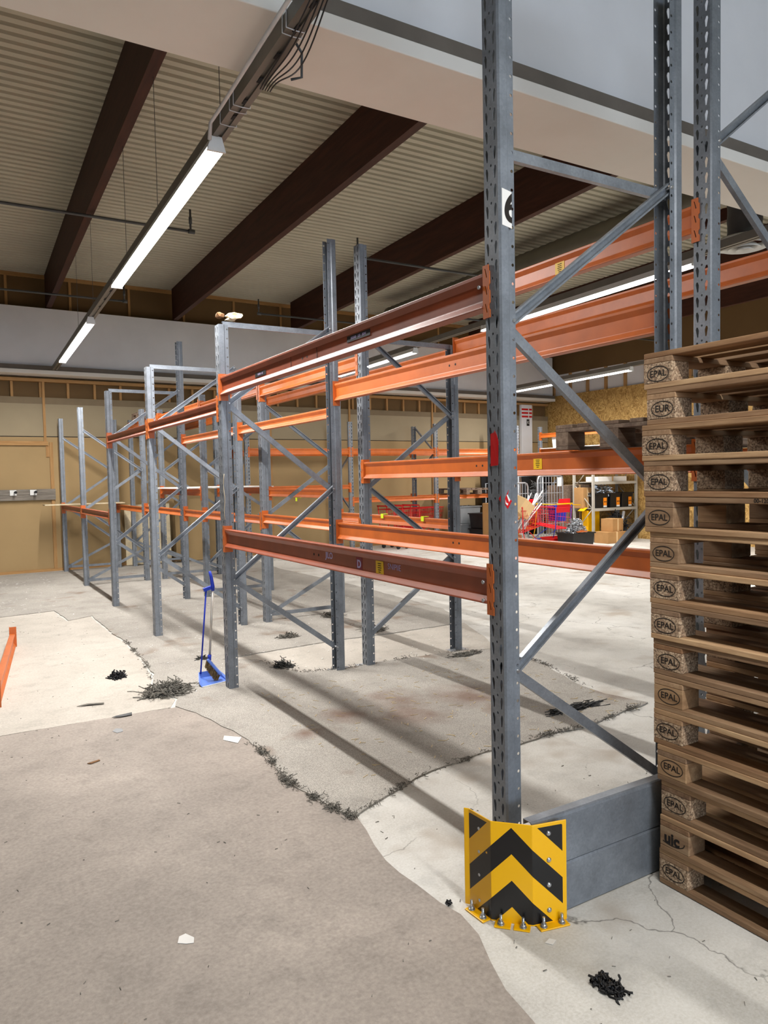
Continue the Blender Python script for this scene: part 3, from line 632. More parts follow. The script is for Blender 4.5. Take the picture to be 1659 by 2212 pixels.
for (b, n_) in ((bL, 2), (bU, 2)):
    for s_ in b.children:
        if s_.name.startswith('end_connector') and s_.location.y < 0:
            for zz in (.055, .13) if b == bL else (.13,):
                obj('rivet', MB().tube([(-.011, .022-.0, zz), (-.004, .022, zz)], .008, 10), 'screw', s_)
# stickers on the nearest upright
P0up = [c for c in F['P0'].children if c.name.startswith('upright')][0]
obj('red_tape', MB().add([(-.003, .022, 1.705), (-.003, -.024, 1.708), (-.003, -.027, 1.80), (-.004, -.020, 1.828), (-.007, -.010, 1.846), (-.004, -.002, 1.838), (-.003, .020, 1.834)], [tuple(range(7))]), 'red_tape', P0up, solid=.0008)
s_ = obj('number_sheet', MB().add([(.009, -.0525, 2.636), (.058, -.0515, 2.628), (.058, -.0515, 2.768), (.009, -.0525, 2.776)], [(0, 1, 2, 3)]), 'paper', P0up, solid=.0008)
me = text_mesh('6', .165, 'digit', .0003, 'ink', .003); bm = bmesh.new(); bm.from_mesh(me)
bmesh.ops.bisect_plane(bm, geom=bm.verts[:]+bm.edges[:]+bm.faces[:], plane_co=(.0, 0, 0), plane_no=(1, 0, 0), clear_outer=True); bm.to_mesh(me); bm.free()
obj('digit', xf(me, FACE_NY), None, s_, (.058, -.0535, 2.702))
obj('arrow_sticker', MB().add([(.026, -.0522, 1.610), (.012, -.0522, 1.588), (.0065, -.0522, 1.575), (.0065, -.0522, 1.553), (.020, -.0522, 1.535), (.042, -.0522, 1.566), (.030, -.0522, 1.573), (.020, -.0522, 1.590)], [tuple(range(8))]).add([(-.0022, -.036, 1.588), (-.0022, -.024, 1.576), (-.0022, -.036, 1.562)], [(0, 1, 2)]), 'red_tape', P0up, solid=.0006)
obj('arrow_mark', MB().add([(.014, -.0532, 1.590), (.018, -.0532, 1.592), (.032, -.0532, 1.570), (.026, -.0532, 1.562)], [(0, 1, 2, 3)]).add([(.0075, -.0532, 1.572), (.012, -.0532, 1.560), (.022, -.0532, 1.556), (.018, -.0532, 1.548), (.0085, -.0532, 1.556)], [tuple(range(5))]), 'paper', P0up, solid=.0005)
# scraps on frame top and tape strands
def blob(n, rx, ry, rz, seed, jag=.25, sub=2):
    rr = random.Random(seed); bm = bmesh.new(); bmesh.ops.create_icosphere(bm, subdivisions=sub, radius=1)
    for v in bm.verts: k = 1+rr.uniform(-jag, jag); v.co = Vector((v.co.x*rx*k, v.co.y*ry*k, v.co.z*rz*k))
    me = bpy.data.meshes.new(n); bm.to_mesh(me); bm.free(); return me
def mesh_mat(me, mat): me.materials.clear(); me.materials.append(M[mat]); return me
o = obj('wood_chunk', mesh_mat(blob('wood_chunk', .036, .045, .030, 3, .22, 1), 'brownchunk'), None, None, (XP+.03, COLS[1]+.01, 2.965)); tag(o, 'brown wood chunk on top of the rack frame by the broom', 'wood scrap')
o = obj('foam_scrap', mesh_mat(blob('foam_scrap', .065, .022, .028, 5, .45), 'dusty'), None, None, (XP+.14, COLS[1]+.0, 2.962), (0, -.2, 0)); tag(o, 'cream foam scrap on top of the rack frame by the broom', 'foam scrap')
for sg in (-1, 1):
    pts = [(XP+.04*(1+sg)-.006*(sg < 0)+.008, COLS[1]+.03*sg-.03+(.004+.012*math.sin(k*1.3+sg)), 1.72-k*.045) for k in range(9)]
    o = obj('tape_strand', MB().tube(pts, .0025, 5), 'dusty'); tag(o, 'torn white tape strand stuck to the upright by the broom, %s side' % ('left' if sg < 0 else 'right'), 'tape')

# ------------------------------------------------------------------ far racks along the back wall
FX = [5.27, 7.64, 9.9, 12.38]
def far_frame(x, label): return frame(x, 14.2, label, ([2.2, 1.0], [1.6, .4], []) if x != FX[2] else ([2.2], [2.85, 1.6], []), 2.9, 2.9, 1.0, math.pi/2, feet=False)
for x, l in zip(FX, ('left end rack frame facing the viewer along the far wall', 'far wall rack frame with slots facing the viewer, second from left', 'far wall rack frame in front of the nested red carts', 'far wall rack frame right of the nearest upright')): far_frame(x, l)
def far_beam(xa, xb, y, z0, H, label):
    b = rack_beam(0, xa, xb, z0, H, label); b.rotation_euler = (0, 0, math.pi/2); b.location = ((xa+xb)/2, y+.022, z0); return b
for i, (za, zb) in enumerate([(1.43, 1.52), (1.12, 1.21), (1.12, 1.21)]):
    nm = ('left', 'middle', 'right')[i]
    for y, s_ in ((14.2, 'front'), (15.2, 'rear')):
        far_beam(FX[i], FX[i+1], y, 2.18, .125, 'upper %s beam of the %s bay along the far wall' % (s_, nm)); far_beam(FX[i], FX[i+1], y, za, zb-za, 'lower %s beam of the %s bay along the far wall' % (s_, nm))

# ------------------------------------------------------------------ pallets
def pallet(kind=0, wood=None, L=1.2, W=.8, mats=None):
    """long side along y; origin at the bottom centre"""
    e = empty('wooden_pallet')
    py, px, ch = mats or ('pine', 'pine_x', ('chip', 'pine')[kind])
    H3 = (.0215, .0785, .0215, .0215); bw_ = .135
    def part(name, dims, loc, mat):
        k = (name, dims, mat)
        if k not in PM: PM[k] = fix(MB().box((0, 0, 0), dims).mesh(name, M[mat]))
        return obj(name, PM[k], None, e, loc, bevel=.003)
    for i, x in enumerate((-W/2+.05, 0, W/2-.05)):
        part('bottom_board', ((.1, .13, .1)[i], L, .0213), (x, 0, .0107), py)
        for j, y in enumerate((-L/2+bw_/2, 0, L/2-bw_/2)): part('block', ((.1, .13, .1)[i], bw_, .0785), (x, y, .0606), ch)
    for y in (-L/2+bw_/2, 0, L/2-bw_/2): part('stringer_board', (W, bw_, .0213), (0, y, .1106), px)
    for i, x in enumerate((-W/2+.0675, -W/4+.015, 0, W/4-.015, W/2-.0675)): part('deck_board', ((.135, .09, .135, .09, .135)[i], L, .0213), (x, 0, .1321), py)
    return e
PM = {}
def ring(a, b, w, n=32, arc=(0, 1)):
    mb = MB(); vs = []; n2 = n
    for i in range(n2+1):
        t_ = 2*math.pi*(arc[0]+(arc[1]-arc[0])*i/n2); vs += [(a*math.cos(t_), b*math.sin(t_), .0004), ((a-w)*math.cos(t_), (b-w)*math.sin(t_), .0004)]
    mb.add(vs, [(2*i, 2*i+2, 2*i+3, 2*i+1) for i in range(n2)]); return mb.mesh('r', M['ink'])
ST = {'EPAL': join(text_mesh('EPAL', .036, bold=.0002), ring(.052, .031, .0035)), 'EUR': join(text_mesh('EUR', .038, bold=.0004), ring(.052, .031, .0035)),
      'UIC': join(text_mesh('uic', .062, bold=.0022), ring(.060, .026, .004, 16, (.62, 1.02)))}
for k in ST: xf(ST[k], FACE_NX); ST[k].name = 'stamp'
PYS = [2.026, 2.014, 2.034, 2.029, 2.025, 2.006, 1.998, 1.994, 1.986, 1.984, 1.984, 1.965, 1.951, 1.954, 1.959]
NUM = ['topmost', 'second', 'third', 'fourth', 'fifth', 'sixth', 'seventh', 'eighth', 'ninth', 'tenth', 'eleventh', 'twelfth', 'thirteenth', 'fourteenth', 'lowest']
PXF = 2.433
solid_blocks = {4, 5, 9, 11, 13}
protos = {}
for i in range(15):
    kd = 1 if i in solid_blocks else 0
    if kd not in protos: protos[kd] = e = pallet(kd)
    else: e = copy_tree(protos[kd])
    if i == 0 or True:
        for ch in list(e.children):
            if ch.name.startswith(('stamp', 'pen_writing')): bpy.data.objects.remove(ch)
    e.location = (PXF+.40+R.uniform(-.006, .006), PYS[i]-.6, (14-i)*.1425+.003); e.rotation_euler = (0, 0, R.uniform(-.005, .005))
    tag(e, 'wooden pallet, %s in the tall stack at the right edge%s' % (NUM[i] if i in (0, 14) else NUM[i]+' from the top', {1: ', stamped EUR', 13: ', stamped uic'}.get(i, '')), 'pallet', 'stacked wooden pallets')
    s_ = 'EUR' if i == 1 else 'UIC' if i == 13 else 'EPAL'
    obj('stamp', ST[s_], None, e, (-.4006, .531+(.012 if s_ == 'UIC' else R.uniform(-.006, .004)), .0606+R.uniform(-.004, .004)))
    if i == 4:
        obj('pen_writing', xf(text_mesh('00-1200', .02, 'pen_writing', .0003, 'ink', .0003), FACE_NX), None, e, (-.4006, .10, .1325))
# dark old pallets on the middle beams of the second row
for k, (y, x) in enumerate([(2.92, 3.72), (3.99-1.02-.0, 3.68)]):
    pass
e = pallet(1, mats=('oldwood', 'oldwood', 'oldwood')); e.location = (3.67, 3.19-.40, 1.806); e.rotation_euler = (0, 0, math.pi/2); tag(e, 'dark weathered pallet on the middle beams behind the pallet stack', 'pallet', 'dark pallets on the second row')
# pallet pieces on the far wall
e3 = copy_tree(e); e3.location = (11.1, 14.72, 1.215); e3.rotation_euler = (0, 0, 0); tag(e3, 'dark pallet on the lower beams along the far wall, right of the second upright', 'pallet', 'dark pallets on far racks')
e4 = copy_tree(e); e4.location = (3.67, 13.95, 2.803); tag(e4, 'dark pallet high on the farthest second-row beams, upper left', 'pallet', 'dark pallets on far racks')
# boards on beams
o = obj('shelf_board', MB().bb((1.55, 14.62, 1.2745), (2.95, 14.98, 1.292)), 'dusty'); tag(o, 'thin pale board across the lower beams beside the far wall at left', 'board')
o = obj('shelf_board', MB().bb((3.0, 10.5, 1.5575), (4.3, 12.6, 1.573)), 'plaster'); tag(o, 'white board lying on the middle beams of the second row, far left', 'board')
mb = MB(); mb.add([(3.05, 15.30, .02), (3.95, 15.33, .02), (3.95, 15.40, 1.22), (3.05, 15.37, 1.22)], [(0, 1, 2, 3)])
o = obj('plywood_sheet', mb, 'dusty', None, (0, -.12, 0), solid=.015); tag(o, 'plywood sheet leaning against the far wall behind the racks', 'plywood sheet')
mb = MB(); mb.add([(4.05, 15.30, .02), (4.75, 15.33, .02), (4.75, 15.40, 1.3), (4.05, 15.37, 1.3)], [(0, 1, 2, 3)])
o = obj('plywood_sheet', mb, 'board_low', None, (0, -.12, 0), solid=.015); tag(o, 'brown sheet leaning against the far wall, right of the plywood', 'board')

# ------------------------------------------------------------------ guard and end barrier
e = empty('corner_guard', (0, 0, 0)); tag(e, 'yellow and black chevron corner guard bolted to the floor', 'corner guard')
plan = [(1.678, 2.262), (1.690, 2.245), (1.694, 2.118), (1.798, 2.008), (1.936, 1.976)]; HG = .385
us = [0]
for a, b in zip(plan, plan[1:]): us.append(us[-1]+math.dist(a, b))
u_mid = (us[2]+us[3])/2
mb = MB(); rows_ = [.045, .13, .25, HG]
def topz(i): return HG
me = bpy.data.meshes.new('guard_plate'); vs = []; fs = []
for (x, y) in plan: vs += [(x, y, .004), (x, y, HG)]
for i in range(len(plan)-1): fs.append((2*i, 2*i+2, 2*i+3, 2*i+1))
me.from_pydata(vs, [], fs); uvl = me.uv_layers.new(name='UVMap')
for p in me.polygons:
    for li in p.loop_indices:
        vi = me.loops[li].vertex_index; uvl.data[li].uv = (us[vi//2]-u_mid+.205, vs[vi][2])
me.materials.append(M['chevron'])
gp = obj('guard_plate', me, None, e); md = gp.modifiers.new('thick', 'SOLIDIFY'); md.thickness = .005; md.offset = 0; md = gp.modifiers.new('bv', 'BEVEL'); md.width = .0035; md.segments = 3; md.limit_method = 'ANGLE'
def flange(a, b, w, k):
    a, b = Vector((*a, 0)), Vector((*b, 0)); t_ = (b-a).normalized(); n_ = Vector((t_.y, -t_.x, 0))
    if n_.dot(Vector((-1, -1, 0))) < 0: n_ = -n_
    a, b = a+t_*.012, b-t_*.008
    segs = [(a, b)] if k != 1 else [(a, a.lerp(b, .46)), (a.lerp(b, .54), b)]
    for p, q in segs:
        mb = MB(); z = .005; vs = [p, q, q+n_*w, p+n_*w]; mb.add([(v.x, v.y, zz) for zz in (.001, .007) for v in vs], [(0, 1, 2, 3), (4, 5, 6, 7), (0, 1, 5, 4), (1, 2, 6, 5), (2, 3, 7, 6), (3, 0, 4, 7)])
        obj('floor_flange', mb, 'yellow', e, bevel=.002)
    for f_ in (.18, .80):
        c = a.lerp(b, f_)+n_*w*.5; bo = obj('anchor_bolt', MB().tube([(c.x, c.y, .007), (c.x, c.y, .043)], .0055, 10), 'screw', e)
        obj('nut', MB().tube([(c.x, c.y, .009), (c.x, c.y, .019)], .0105, 6).tube([(c.x, c.y, .007), (c.x, c.y, .0095)], .0135, 14), 'screw', bo)
for k, (a, b) in enumerate(zip(plan[1:], plan[2:])): flange(a, b, .038, k)
a, b = Vector((*plan[3], 0)), Vector((*plan[4], 0)); t_ = (b-a).normalized(); n_ = Vector((t_.y, -t_.x, 0))
for z in (.345, .245, .150, .055):
    c = a.lerp(b, .47); obj('dome_bolt', MB().tube([c+Vector((0, 0, z))-n_*.006, c+Vector((0, 0, z))+n_*.005, c+Vector((0, 0, z))+n_*.008], .009, 12, True, [.0095, .0095, .005]), 'screw', e)
for z in (.33, .24, .15, .05):
    obj('small_hole', MB().tube([(1.6895, 2.185, z), (1.688, 2.185, z)], .006, 10), 'screw', e)
for k, (za, zb) in enumerate(((.006, .194), (.196, .386))):
    pr = [(0, za), (0, zb-.012), (.004, zb-.003), (.012, zb), (.05, zb), (.05, zb-.02), (.047, zb-.02), (.047, zb-.003), (.013, zb-.003), (.003, zb-.012), (.003, za+.003), (.05, za+.003), (.05, za)]
    o = obj('barrier_rail', MB().ext(pr, (1.806, 2.016, 0), (2.95, 2.016, 0), (0, 1, 0), (0, 0, 1)), 'galv', None)
    tag(o, ('lower grey steel end barrier rail between guard and pallet stack', 'upper grey steel end barrier rail between guard and pallet stack')[k], 'barrier rail', 'grey end barrier rails')

# ------------------------------------------------------------------ broom, dustpan, loose beam
e = empty('dustpan', (0, 0, 0)); tag(e, 'blue dustpan with long thin handle at the foot of the rack', 'dustpan')
a_, b_, c_, d_ = (1.716, 5.80), (1.945, 5.86), (1.93, 6.05), (1.76, 6.03); z_ = .012
mb = MB(); mb.add([(*a_, z_), (*b_, z_), (*c_, z_+.012), (*d_, z_+.012)], [(0, 1, 2, 3)]); mb.add([(*d_, z_+.012), (*c_, z_+.012), (c_[0], c_[1]+.012, z_+.06), (d_[0], d_[1]+.012, z_+.06)], [(0, 1, 2, 3)])
mb.add([(*a_, z_), (*d_, z_+.012), (d_[0], d_[1]+.012, z_+.06), (a_[0]-.012, a_[1]+.05, z_+.025)], [(0, 1, 2, 3)]); mb.add([(*b_, z_), (*c_, z_+.012), (c_[0], c_[1]+.012, z_+.06), (b_[0]+.012, b_[1]+.05, z_+.025)], [(0, 1, 2, 3)])
obj('pan', mb, 'bluebroom', e, solid=.005); obj('handle', MB().tube([(1.775, 6.035, .06), (1.816, 5.94, .783)], .007, 8), 'bluedark', e)
obj('clip', MB().box((1.832, 5.935, .785), (.085, .03, .026), Matrix.Rotation(-.25, 3, 'Y')), 'bluedark', e)
obj('pan_lip', MB().tube([(*a_, z_), (*b_, z_)], .004, 6), 'white', e)
e = empty('broom', (0, 0, 0)); tag(e, 'blue headed broom with pale handle leaning at the rack upright', 'broom')
obj('stick', MB().tube([(1.824, 5.93, .225), (1.866, 5.925, .775)], .0095, 10), 'alu', e)
obj('grip', MB().tube([(1.866, 5.925, .765), (1.866, 5.925, .80), (1.857, 5.93, .88), (1.848, 5.935, .925)], .014, 10, True, [.015, .016, .013, .010]), 'bluedark', e)
obj('socket', MB().tube([(1.824, 5.93, .235), (1.820, 5.93, .19)], .015, 10), 'bluedark', e)
hA, hB, hw, hn = Vector((1.805, 5.93, .20)), Vector((1.905, 5.905, .062)), Vector((.25, .95, 0)), Vector((.80, -.2, .56))
mb = MB(); mb.ext([(-.022, -.010), (.022, -.010), (.024, 0), (.014, .013), (-.014, .013), (-.024, 0)], hA, hB, hw, hn); obj('broom_head', mb, 'bluebroom', e, bevel=.005)
mb = MB(); rr = random.Random(4)
for i in range(190):
    f_ = rr.random(); s_ = rr.uniform(-.02, .02); p = hA.lerp(hB, f_)+hw*s_-hn*.008
    q = p+Vector((-.022, .0, -.075))*(.75+.25*f_)+Vector((rr.uniform(-.006, .006), rr.uniform(-.006, .006), 0)); q.z = max(q.z, .022); mb.tube([p, q], .0017, 4, False)
obj('bristles', mb, 'bristle', e)
b = rack_beam(0, -1.18, 1.18, 0, .13, 'orange beam lying loose on the floor at the left edge'); b.location = (.40, 7.30, .012); b.rotation_euler = (0, .0, -.122)
for o in b.children: o.location.z = -.008 if False else -.010

# ------------------------------------------------------------------ wall rail with hooks
e = empty('coat_rail', (1.4, 15.0, 0), math.radians(2)); tag(e, 'weathered grey board with three white hooks on the far left wall', 'coat rail')
obj('board', MB().bb((-3, YW-.075, 1.37), (.43, YW-.045, 1.47)).bb((-3, YW-.075, 1.474), (.43, YW-.045, 1.575)), 'grey_board', e)
for x in (-.64, -.30, .04):
    h = obj('hook_base', MB().box((x, YW-.085, 1.515), (.11, .02, .10)), 'white', e); obj('peg', MB().tube([(x+.02, YW-.09, 1.52), (x+.03, YW-.2, 1.525)], .012, 8).tube([(x+.03, YW-.19, 1.525), (x+.03, YW-.215, 1.525)], .026, 10), 'dark', h)
# white pillar marks
for k in range(3): obj('red_stripe', MB().bb((12.46, YW-.104, 3.25+k*.1), (12.84, YW-.1, 3.30+k*.1)), 'red_tape', pw)
obj('white_stripe', MB().bb((12.70, YW-.107, 3.2), (12.73, YW-.104, 3.55)), 'paper', pw)
sg_ = obj('black_sign', MB().bb((12.64, YW-.107, 3.02), (12.74, YW-.101, 3.20)), 'black', pw); obj('sign_print', xf(text_mesh('K', .12, 'sign_print', .0004, 'paper'), FACE_NY), None, sg_, (12.69, YW-.109, 3.11))

# ------------------------------------------------------------------ clutter at the right rear
def tub(x, y, z, sx, sy, h, label, cat='tub', mat='tub', rz=0, group=None, name='storage_tub'):
    e = empty(name, (x, y, z), rz); tag(e, label, cat, group)
    tp = .90; vs = []
    for (k, zz, ins) in ((tp, 0, 0), (1, h, 0), (.94, h, 0), (tp*.94, .012, 0)): vs += [(sx/2*k*a, sy/2*k*b, zz) for a, b in ((-1, -1), (1, -1), (1, 1), (-1, 1))]
    fs = [(3, 2, 1, 0)]
    for r_ in range(3): fs += [(r_*4+i, r_*4+(i+1) % 4, r_*4+4+(i+1) % 4, r_*4+4+i) for i in range(4)]
    fs.append((12, 13, 14, 15)); obj('shell', MB().add(vs, fs), mat, e, bevel=.01)
    mb = MB()
    for a, b, c_, d_ in ((0, -sy/2, sx+.05, .03), (0, sy/2, sx+.05, .03), (-sx/2, 0, .03, sy+.05), (sx/2, 0, .03, sy+.05)): mb.box((a, b, h-.012), (c_, d_, .028))
    obj('rim', mb, mat, e, bevel=.005); return e
def junk(name, cx, cy, z, sx, sy, h, n, L, label, mats, seed, cat='metal parts'):
    rr = random.Random(seed); mbs = {m: MB() for m in mats}
    mb0 = MB()
    for i in range(n):
        a = rr.uniform(0, 2*math.pi); q = math.sqrt(rr.random()); px, py = sx/2*q*math.cos(a), sy/2*q*math.sin(a); pz = h*(1-q*q)*rr.uniform(.55, 1.0)
        d = Vector((rr.uniform(-1, 1), rr.uniform(-1, 1), rr.uniform(-.6, .6))).normalized()*L*rr.uniform(.4, 1); c = Vector((px, py, pz))
        rt = d.to_track_quat('X', 'Z').to_matrix(); mb0.box(c, (d.length, rr.uniform(.012, .03), rr.uniform(.004, .02)), rt)
    o = obj(name, mb0, mats[0], None, (cx, cy, z)); tag(o, label, cat, None, 'stuff'); return o
def carton(x, y, z, sx, sy, h, label, rz=0, flaps=True, mat='cardboard'):
    e = empty('cardboard_box', (x, y, z), rz); tag(e, label, 'cardboard box')
    obj('carton_body', MB().bb((-sx/2, -sy/2, 0), (sx/2, sy/2, h)), mat, e, bevel=.006)
    obj('packing_tape', MB().bb((-.025, -sy/2-.002, h*.02), (.025, sy/2+.002, h+.002)), 'cardboard_lite', e)
    if flaps:
        for s_ in (-1, 1): obj('flap', MB().box((s_*(sx/2+.07), 0, h+.03), (.16, sy*.98, .006), Matrix.Rotation(s_*.5, 3, 'Y')), mat, e)
    return e
t1 = tub(12.05, 11.92, 0, .66, .5, .36, 'large black tub heaped with shiny metal brackets, right rear')
junk('metal_brackets', 12.05, 11.92, .30, .56, .42, .38, 420, .14, 'heap of shiny metal brackets filling the large black tub', ['screw'], 3)
mb = MB().box((0, 0, 0), (.3, .05, .02)).box((.05, .04, .02), (.22, .03, .02), Matrix.Rotation(.4, 3, 'Z')); o = obj('orange_bracket', mb, 'orange', None, (12.0, 11.68, .385)); tag(o, 'orange metal bracket at the edge of the heaped black tub', 'metal bracket')
# grey shelving bay
SX, SY = 13.35, 12.6
e = empty('shelving_unit', (SX, SY, 0)); tag(e, 'grey steel shelving unit holding black crates, right rear', 'shelving unit')
for x in (0, 1.5):
    for y in (0, .62): obj('post', MB().ext([(0, 0), (.055, 0), (.055, .05), (.05, .05), (.05, .005), (.005, .005), (.005, .05), (0, .05)], (x-.027, y, 0), (x-.027, y, 2.1), (1, 0, 0), (0, 1, 0)), 'shelf_grey', e)
    for (za, zb) in ((.25, .8), (.8, 1.35), (1.35, 1.9)):
        k = int(round((za-.25)/.55)) % 2; obj('side_brace', MB().tube([(x, .05 if k else .6, za), (x, .6 if k else .05, zb)], .012, 6), 'shelf_grey', e)
for z in (.80, 1.44):
    obj('shelf', MB().bb((0, .0, z), (1.5, .64, z+.012)).bb((0, -.012, z-.05), (1.5, .006, z+.014)).bb((0, .634, z-.05), (1.5, .65, z+.014)), 'shelf_grey', e)
for k, (x, w_) in enumerate(((.34, .42), (.80, .36), (1.22, .4))):
    c = tub(SX+x, SY+.3, .813, w_, .5, .36, 'black crate on the grey shelf, %s from the left' % ('first', 'second', 'third')[k], 'crate', 'tub', 0, 'black crates on the grey shelf', 'storage_crate')
    if k < 2 or True:
        l = obj('crate_label', MB().bb((w_/2*.2, -.246, .05), (w_/2*.2+.11, -.240, .25)), 'orange_label', c); obj('label_foot', MB().bb((w_/2*.2, -.247, .02), (w_/2*.2+.11, -.2405, .06)), 'paper', l)
        [obj('label_print', MB().box((w_/2*.2+q_, -.2465, .15), (.03, .002, .03)), 'ink', l) for q_ in (.03, .08)]
junk('metal_brackets', SX+.55, SY+.3, 1.10, .9, .42, .32, 260, .16, 'heap of shiny metal parts on top of the shelf crates', ['screw'], 5)
carton(SX+.1, SY+.45, .815, .3, .3, .5, 'tan carton standing behind the shelf frame, left of the black crates', 0, False)
carton(SX+.75, SY+.3, 1.455, 1.0, .4, .12, 'flat white carton on the top grey shelf', 0, False, 'paper')
carton(13.62, 12.35, 0, .62, .42, .27, 'brown carton on the floor under the shelving, lower one', 0, False)
carton(13.72, 12.38, .272, .40, .34, .30, 'small brown carton on top of the lower carton under the shelf', .08, False)
e = carton(13.55, 12.9, .0, .4, .2, .76, 'open yellow carton standing behind the small brown carton', 0, True, 'yellow')
junk('machine_scrap', 14.0, 12.5, .25, .5, .6, .5, 150, .4, 'dark machine scrap heaped right of the cartons', ['dark'], 8, 'scrap')
mb = MB().tube([(13.95, 12.3, .3), (14.15, 12.4, .72)], .035, 8); o = obj('pipe_piece', mb, 'galv_bright'); tag(o, 'grey pipe piece leaning in the scrap under the shelf', 'pipe')
carton(13.6, 10.6, 0, .8, .5, .12, 'low blue striped carton on the floor near the pallet stack', 0, False, 'cardboard_lite')
for k, (x, y, sx, sy, h) in enumerate(((13.75, 13.7, 1.3, .5, .75), (13.75, 13.7, 1.25, .5, .62))):
    o = carton(x, y, 0 if k == 0 else .755, sx, sy, h, 'dark carton behind the grey shelving, %s one' % ('lower', 'upper')[k], 0, False, 'oldwood')
# shopping carts
def cart(x, y, rz, label, mat, flap=None, s=1.0, group=None, ch=None):
    e = empty('shopping_cart', (x, y, 0), rz); tag(e, label, 'shopping cart', group); e.scale = (s, s, s)
    L, W1, W2, z0, z1 = .82, .54, .40, .42, .92
    def P(u, v, t_):      # u along, v across -1..1, t height 0..1 ; the front is narrower and higher
        wv = (W1+(W2-W1)*u)/2; return (u*L-.4+.10*t_*(u-.5), v*wv*(.82+.18*t_), z0+.10*u+(z1-z0-.10*u+.0*t_)*t_)
    mb = MB()
    for t_ in (0, 1): mb.tube([P(0, -1, t_), P(1, -1, t_), P(1, 1, t_), P(0, 1, t_), P(0, -1, t_)], .008, 5)
    obj('basket_rim', mb, mat, e); mb = MB()
    for i in range(13):
        u = i/12
        for v in (-1, 1): mb.tube([P(u, v, 0), P(u, v, 1)], .0035, 4, False)
        mb.tube([P(u, -1, 0), P(u, 1, 0)], .0035, 4, False)
    for j in range(9):
        v = -1+j/4; mb.tube([P(1, v, 0), P(1, v, 1)], .0035, 4, False); mb.tube([P(0, v, 0), P(1, v, 0)], .0035, 4, False)
    for t_ in (.25, .5, .75): mb.tube([P(0, -1, t_), P(1, -1, t_), P(1, 1, t_), P(0, 1, t_)], .0035, 4, False)
    obj('basket_wires', mb, mat, e); mb = MB()
    for v in (-1, 1): mb.tube([(-.44, v*.27, 1.0), (-.40, v*.25, .45), (-.30, v*.26, .12), (.38, v*.19, .14), (-.1, v*.22, .42)], .011, 6)
    mb.tube([(.38, -.19, .14), (.38, .19, .14)], .011, 6); mb.tube([(-.30, -.26, .12), (-.30, .26, .12)], .011, 6)
    obj('chassis', mb, ch or mat, e); obj('handle', MB().tube([(-.46, -.28, 1.0), (-.46, .28, 1.0)], .016, 8), mat if not flap else 'yellow', e)
    for (wx, wy) in ((-.30, -.25), (-.30, .25), (.37, -.18), (.37, .18)):
        wh = obj('wheel', MB().tube([(wx, wy-.014, .055), (wx, wy+.014, .055)], .055, 12), 'dark', e); obj('fork', MB().tube([(wx, wy, .055), (wx-.01, wy, .13)], .008, 5), 'screw', wh)
    if flap: obj('child_seat_flap', MB().add([(-.40, -.24, .80), (-.40, .24, .80), (-.46, .19, 1.12), (-.46, -.19, 1.12)], [(0, 1, 2, 3)]), flap, e, solid=.008)
    return e
cart(11.05, 12.5, 0.25, 'red wire shopping cart full of metal tubes, right rear', 'red', None, .95)
rr = random.Random(11)
for k in range(12):
    a = (10.75+rr.uniform(0, .35), 12.45+rr.uniform(-.15, .15), .47); b = (11.25+rr.uniform(0, .4), 12.5+rr.uniform(-.15, .15), 1.05+rr.uniform(-.1, .25))
    o = obj('metal_tube', MB().tube([a, b], .014, 6), ('screw', 'white', 'galv_bright')[k % 3]); tag(o, 'metal tube leaning in the red shopping cart', 'metal tube', 'tubes in the red cart')
carton(10.75, 12.38, .82, .42, .34, .34, 'pale open carton tilted on the red shopping cart', .4, False, 'cardboard_lite').rotation_euler = (.35, .5, .3)
carton(10.93, 13.28, 0, .45, .5, 1.02, 'big brown carton standing behind the red shopping cart', 0, False)
carton(10.9, 12.95, 0, .7, .3, .30, 'brown carton on the floor under the red shopping cart', 0, False)
cart(12.06, 12.75, 1.65, 'blue framed shopping cart with red child seat beside the black tub', 'redflap', 'redflap', .98, ch='blue')
cart(11.46, 13.25, 1.62, 'yellow wire shopping cart tucked behind the blue one', 'yellow', 'redflap', .98)
o = obj('yellow_rod', MB().tube([(11.65, 12.55, .98), (12.75, 12.45, .93)], .012, 6), 'yellow'); tag(o, 'thin yellow rod lying across the blue shopping cart', 'rod')
tub(12.0, 12.5, 0, .5, .4, .22, 'low red tub under the blue shopping cart', 'tub', 'red')
tub(12.45, 12.9, .55, .32, .3, .36, 'dark blue bucket behind the heaped black tub', 'bucket', 'bluedark', 0, None, 'bucket')
e5 = cart(9.9, 14.75, 0.2, 'dark red nested shopping carts under the far wall rack, front one', 'red', None, 1.0, 'red carts by the far wall')
for k in range(3):
    n_ = copy_tree(e5); n_.location = (9.9-.24*(k+1), 14.75-.02*k, 0); n_['label'] = 'dark red shopping cart nested under the far wall rack, %s' % ('second in the row', 'third in the row', 'last in the row')[k]
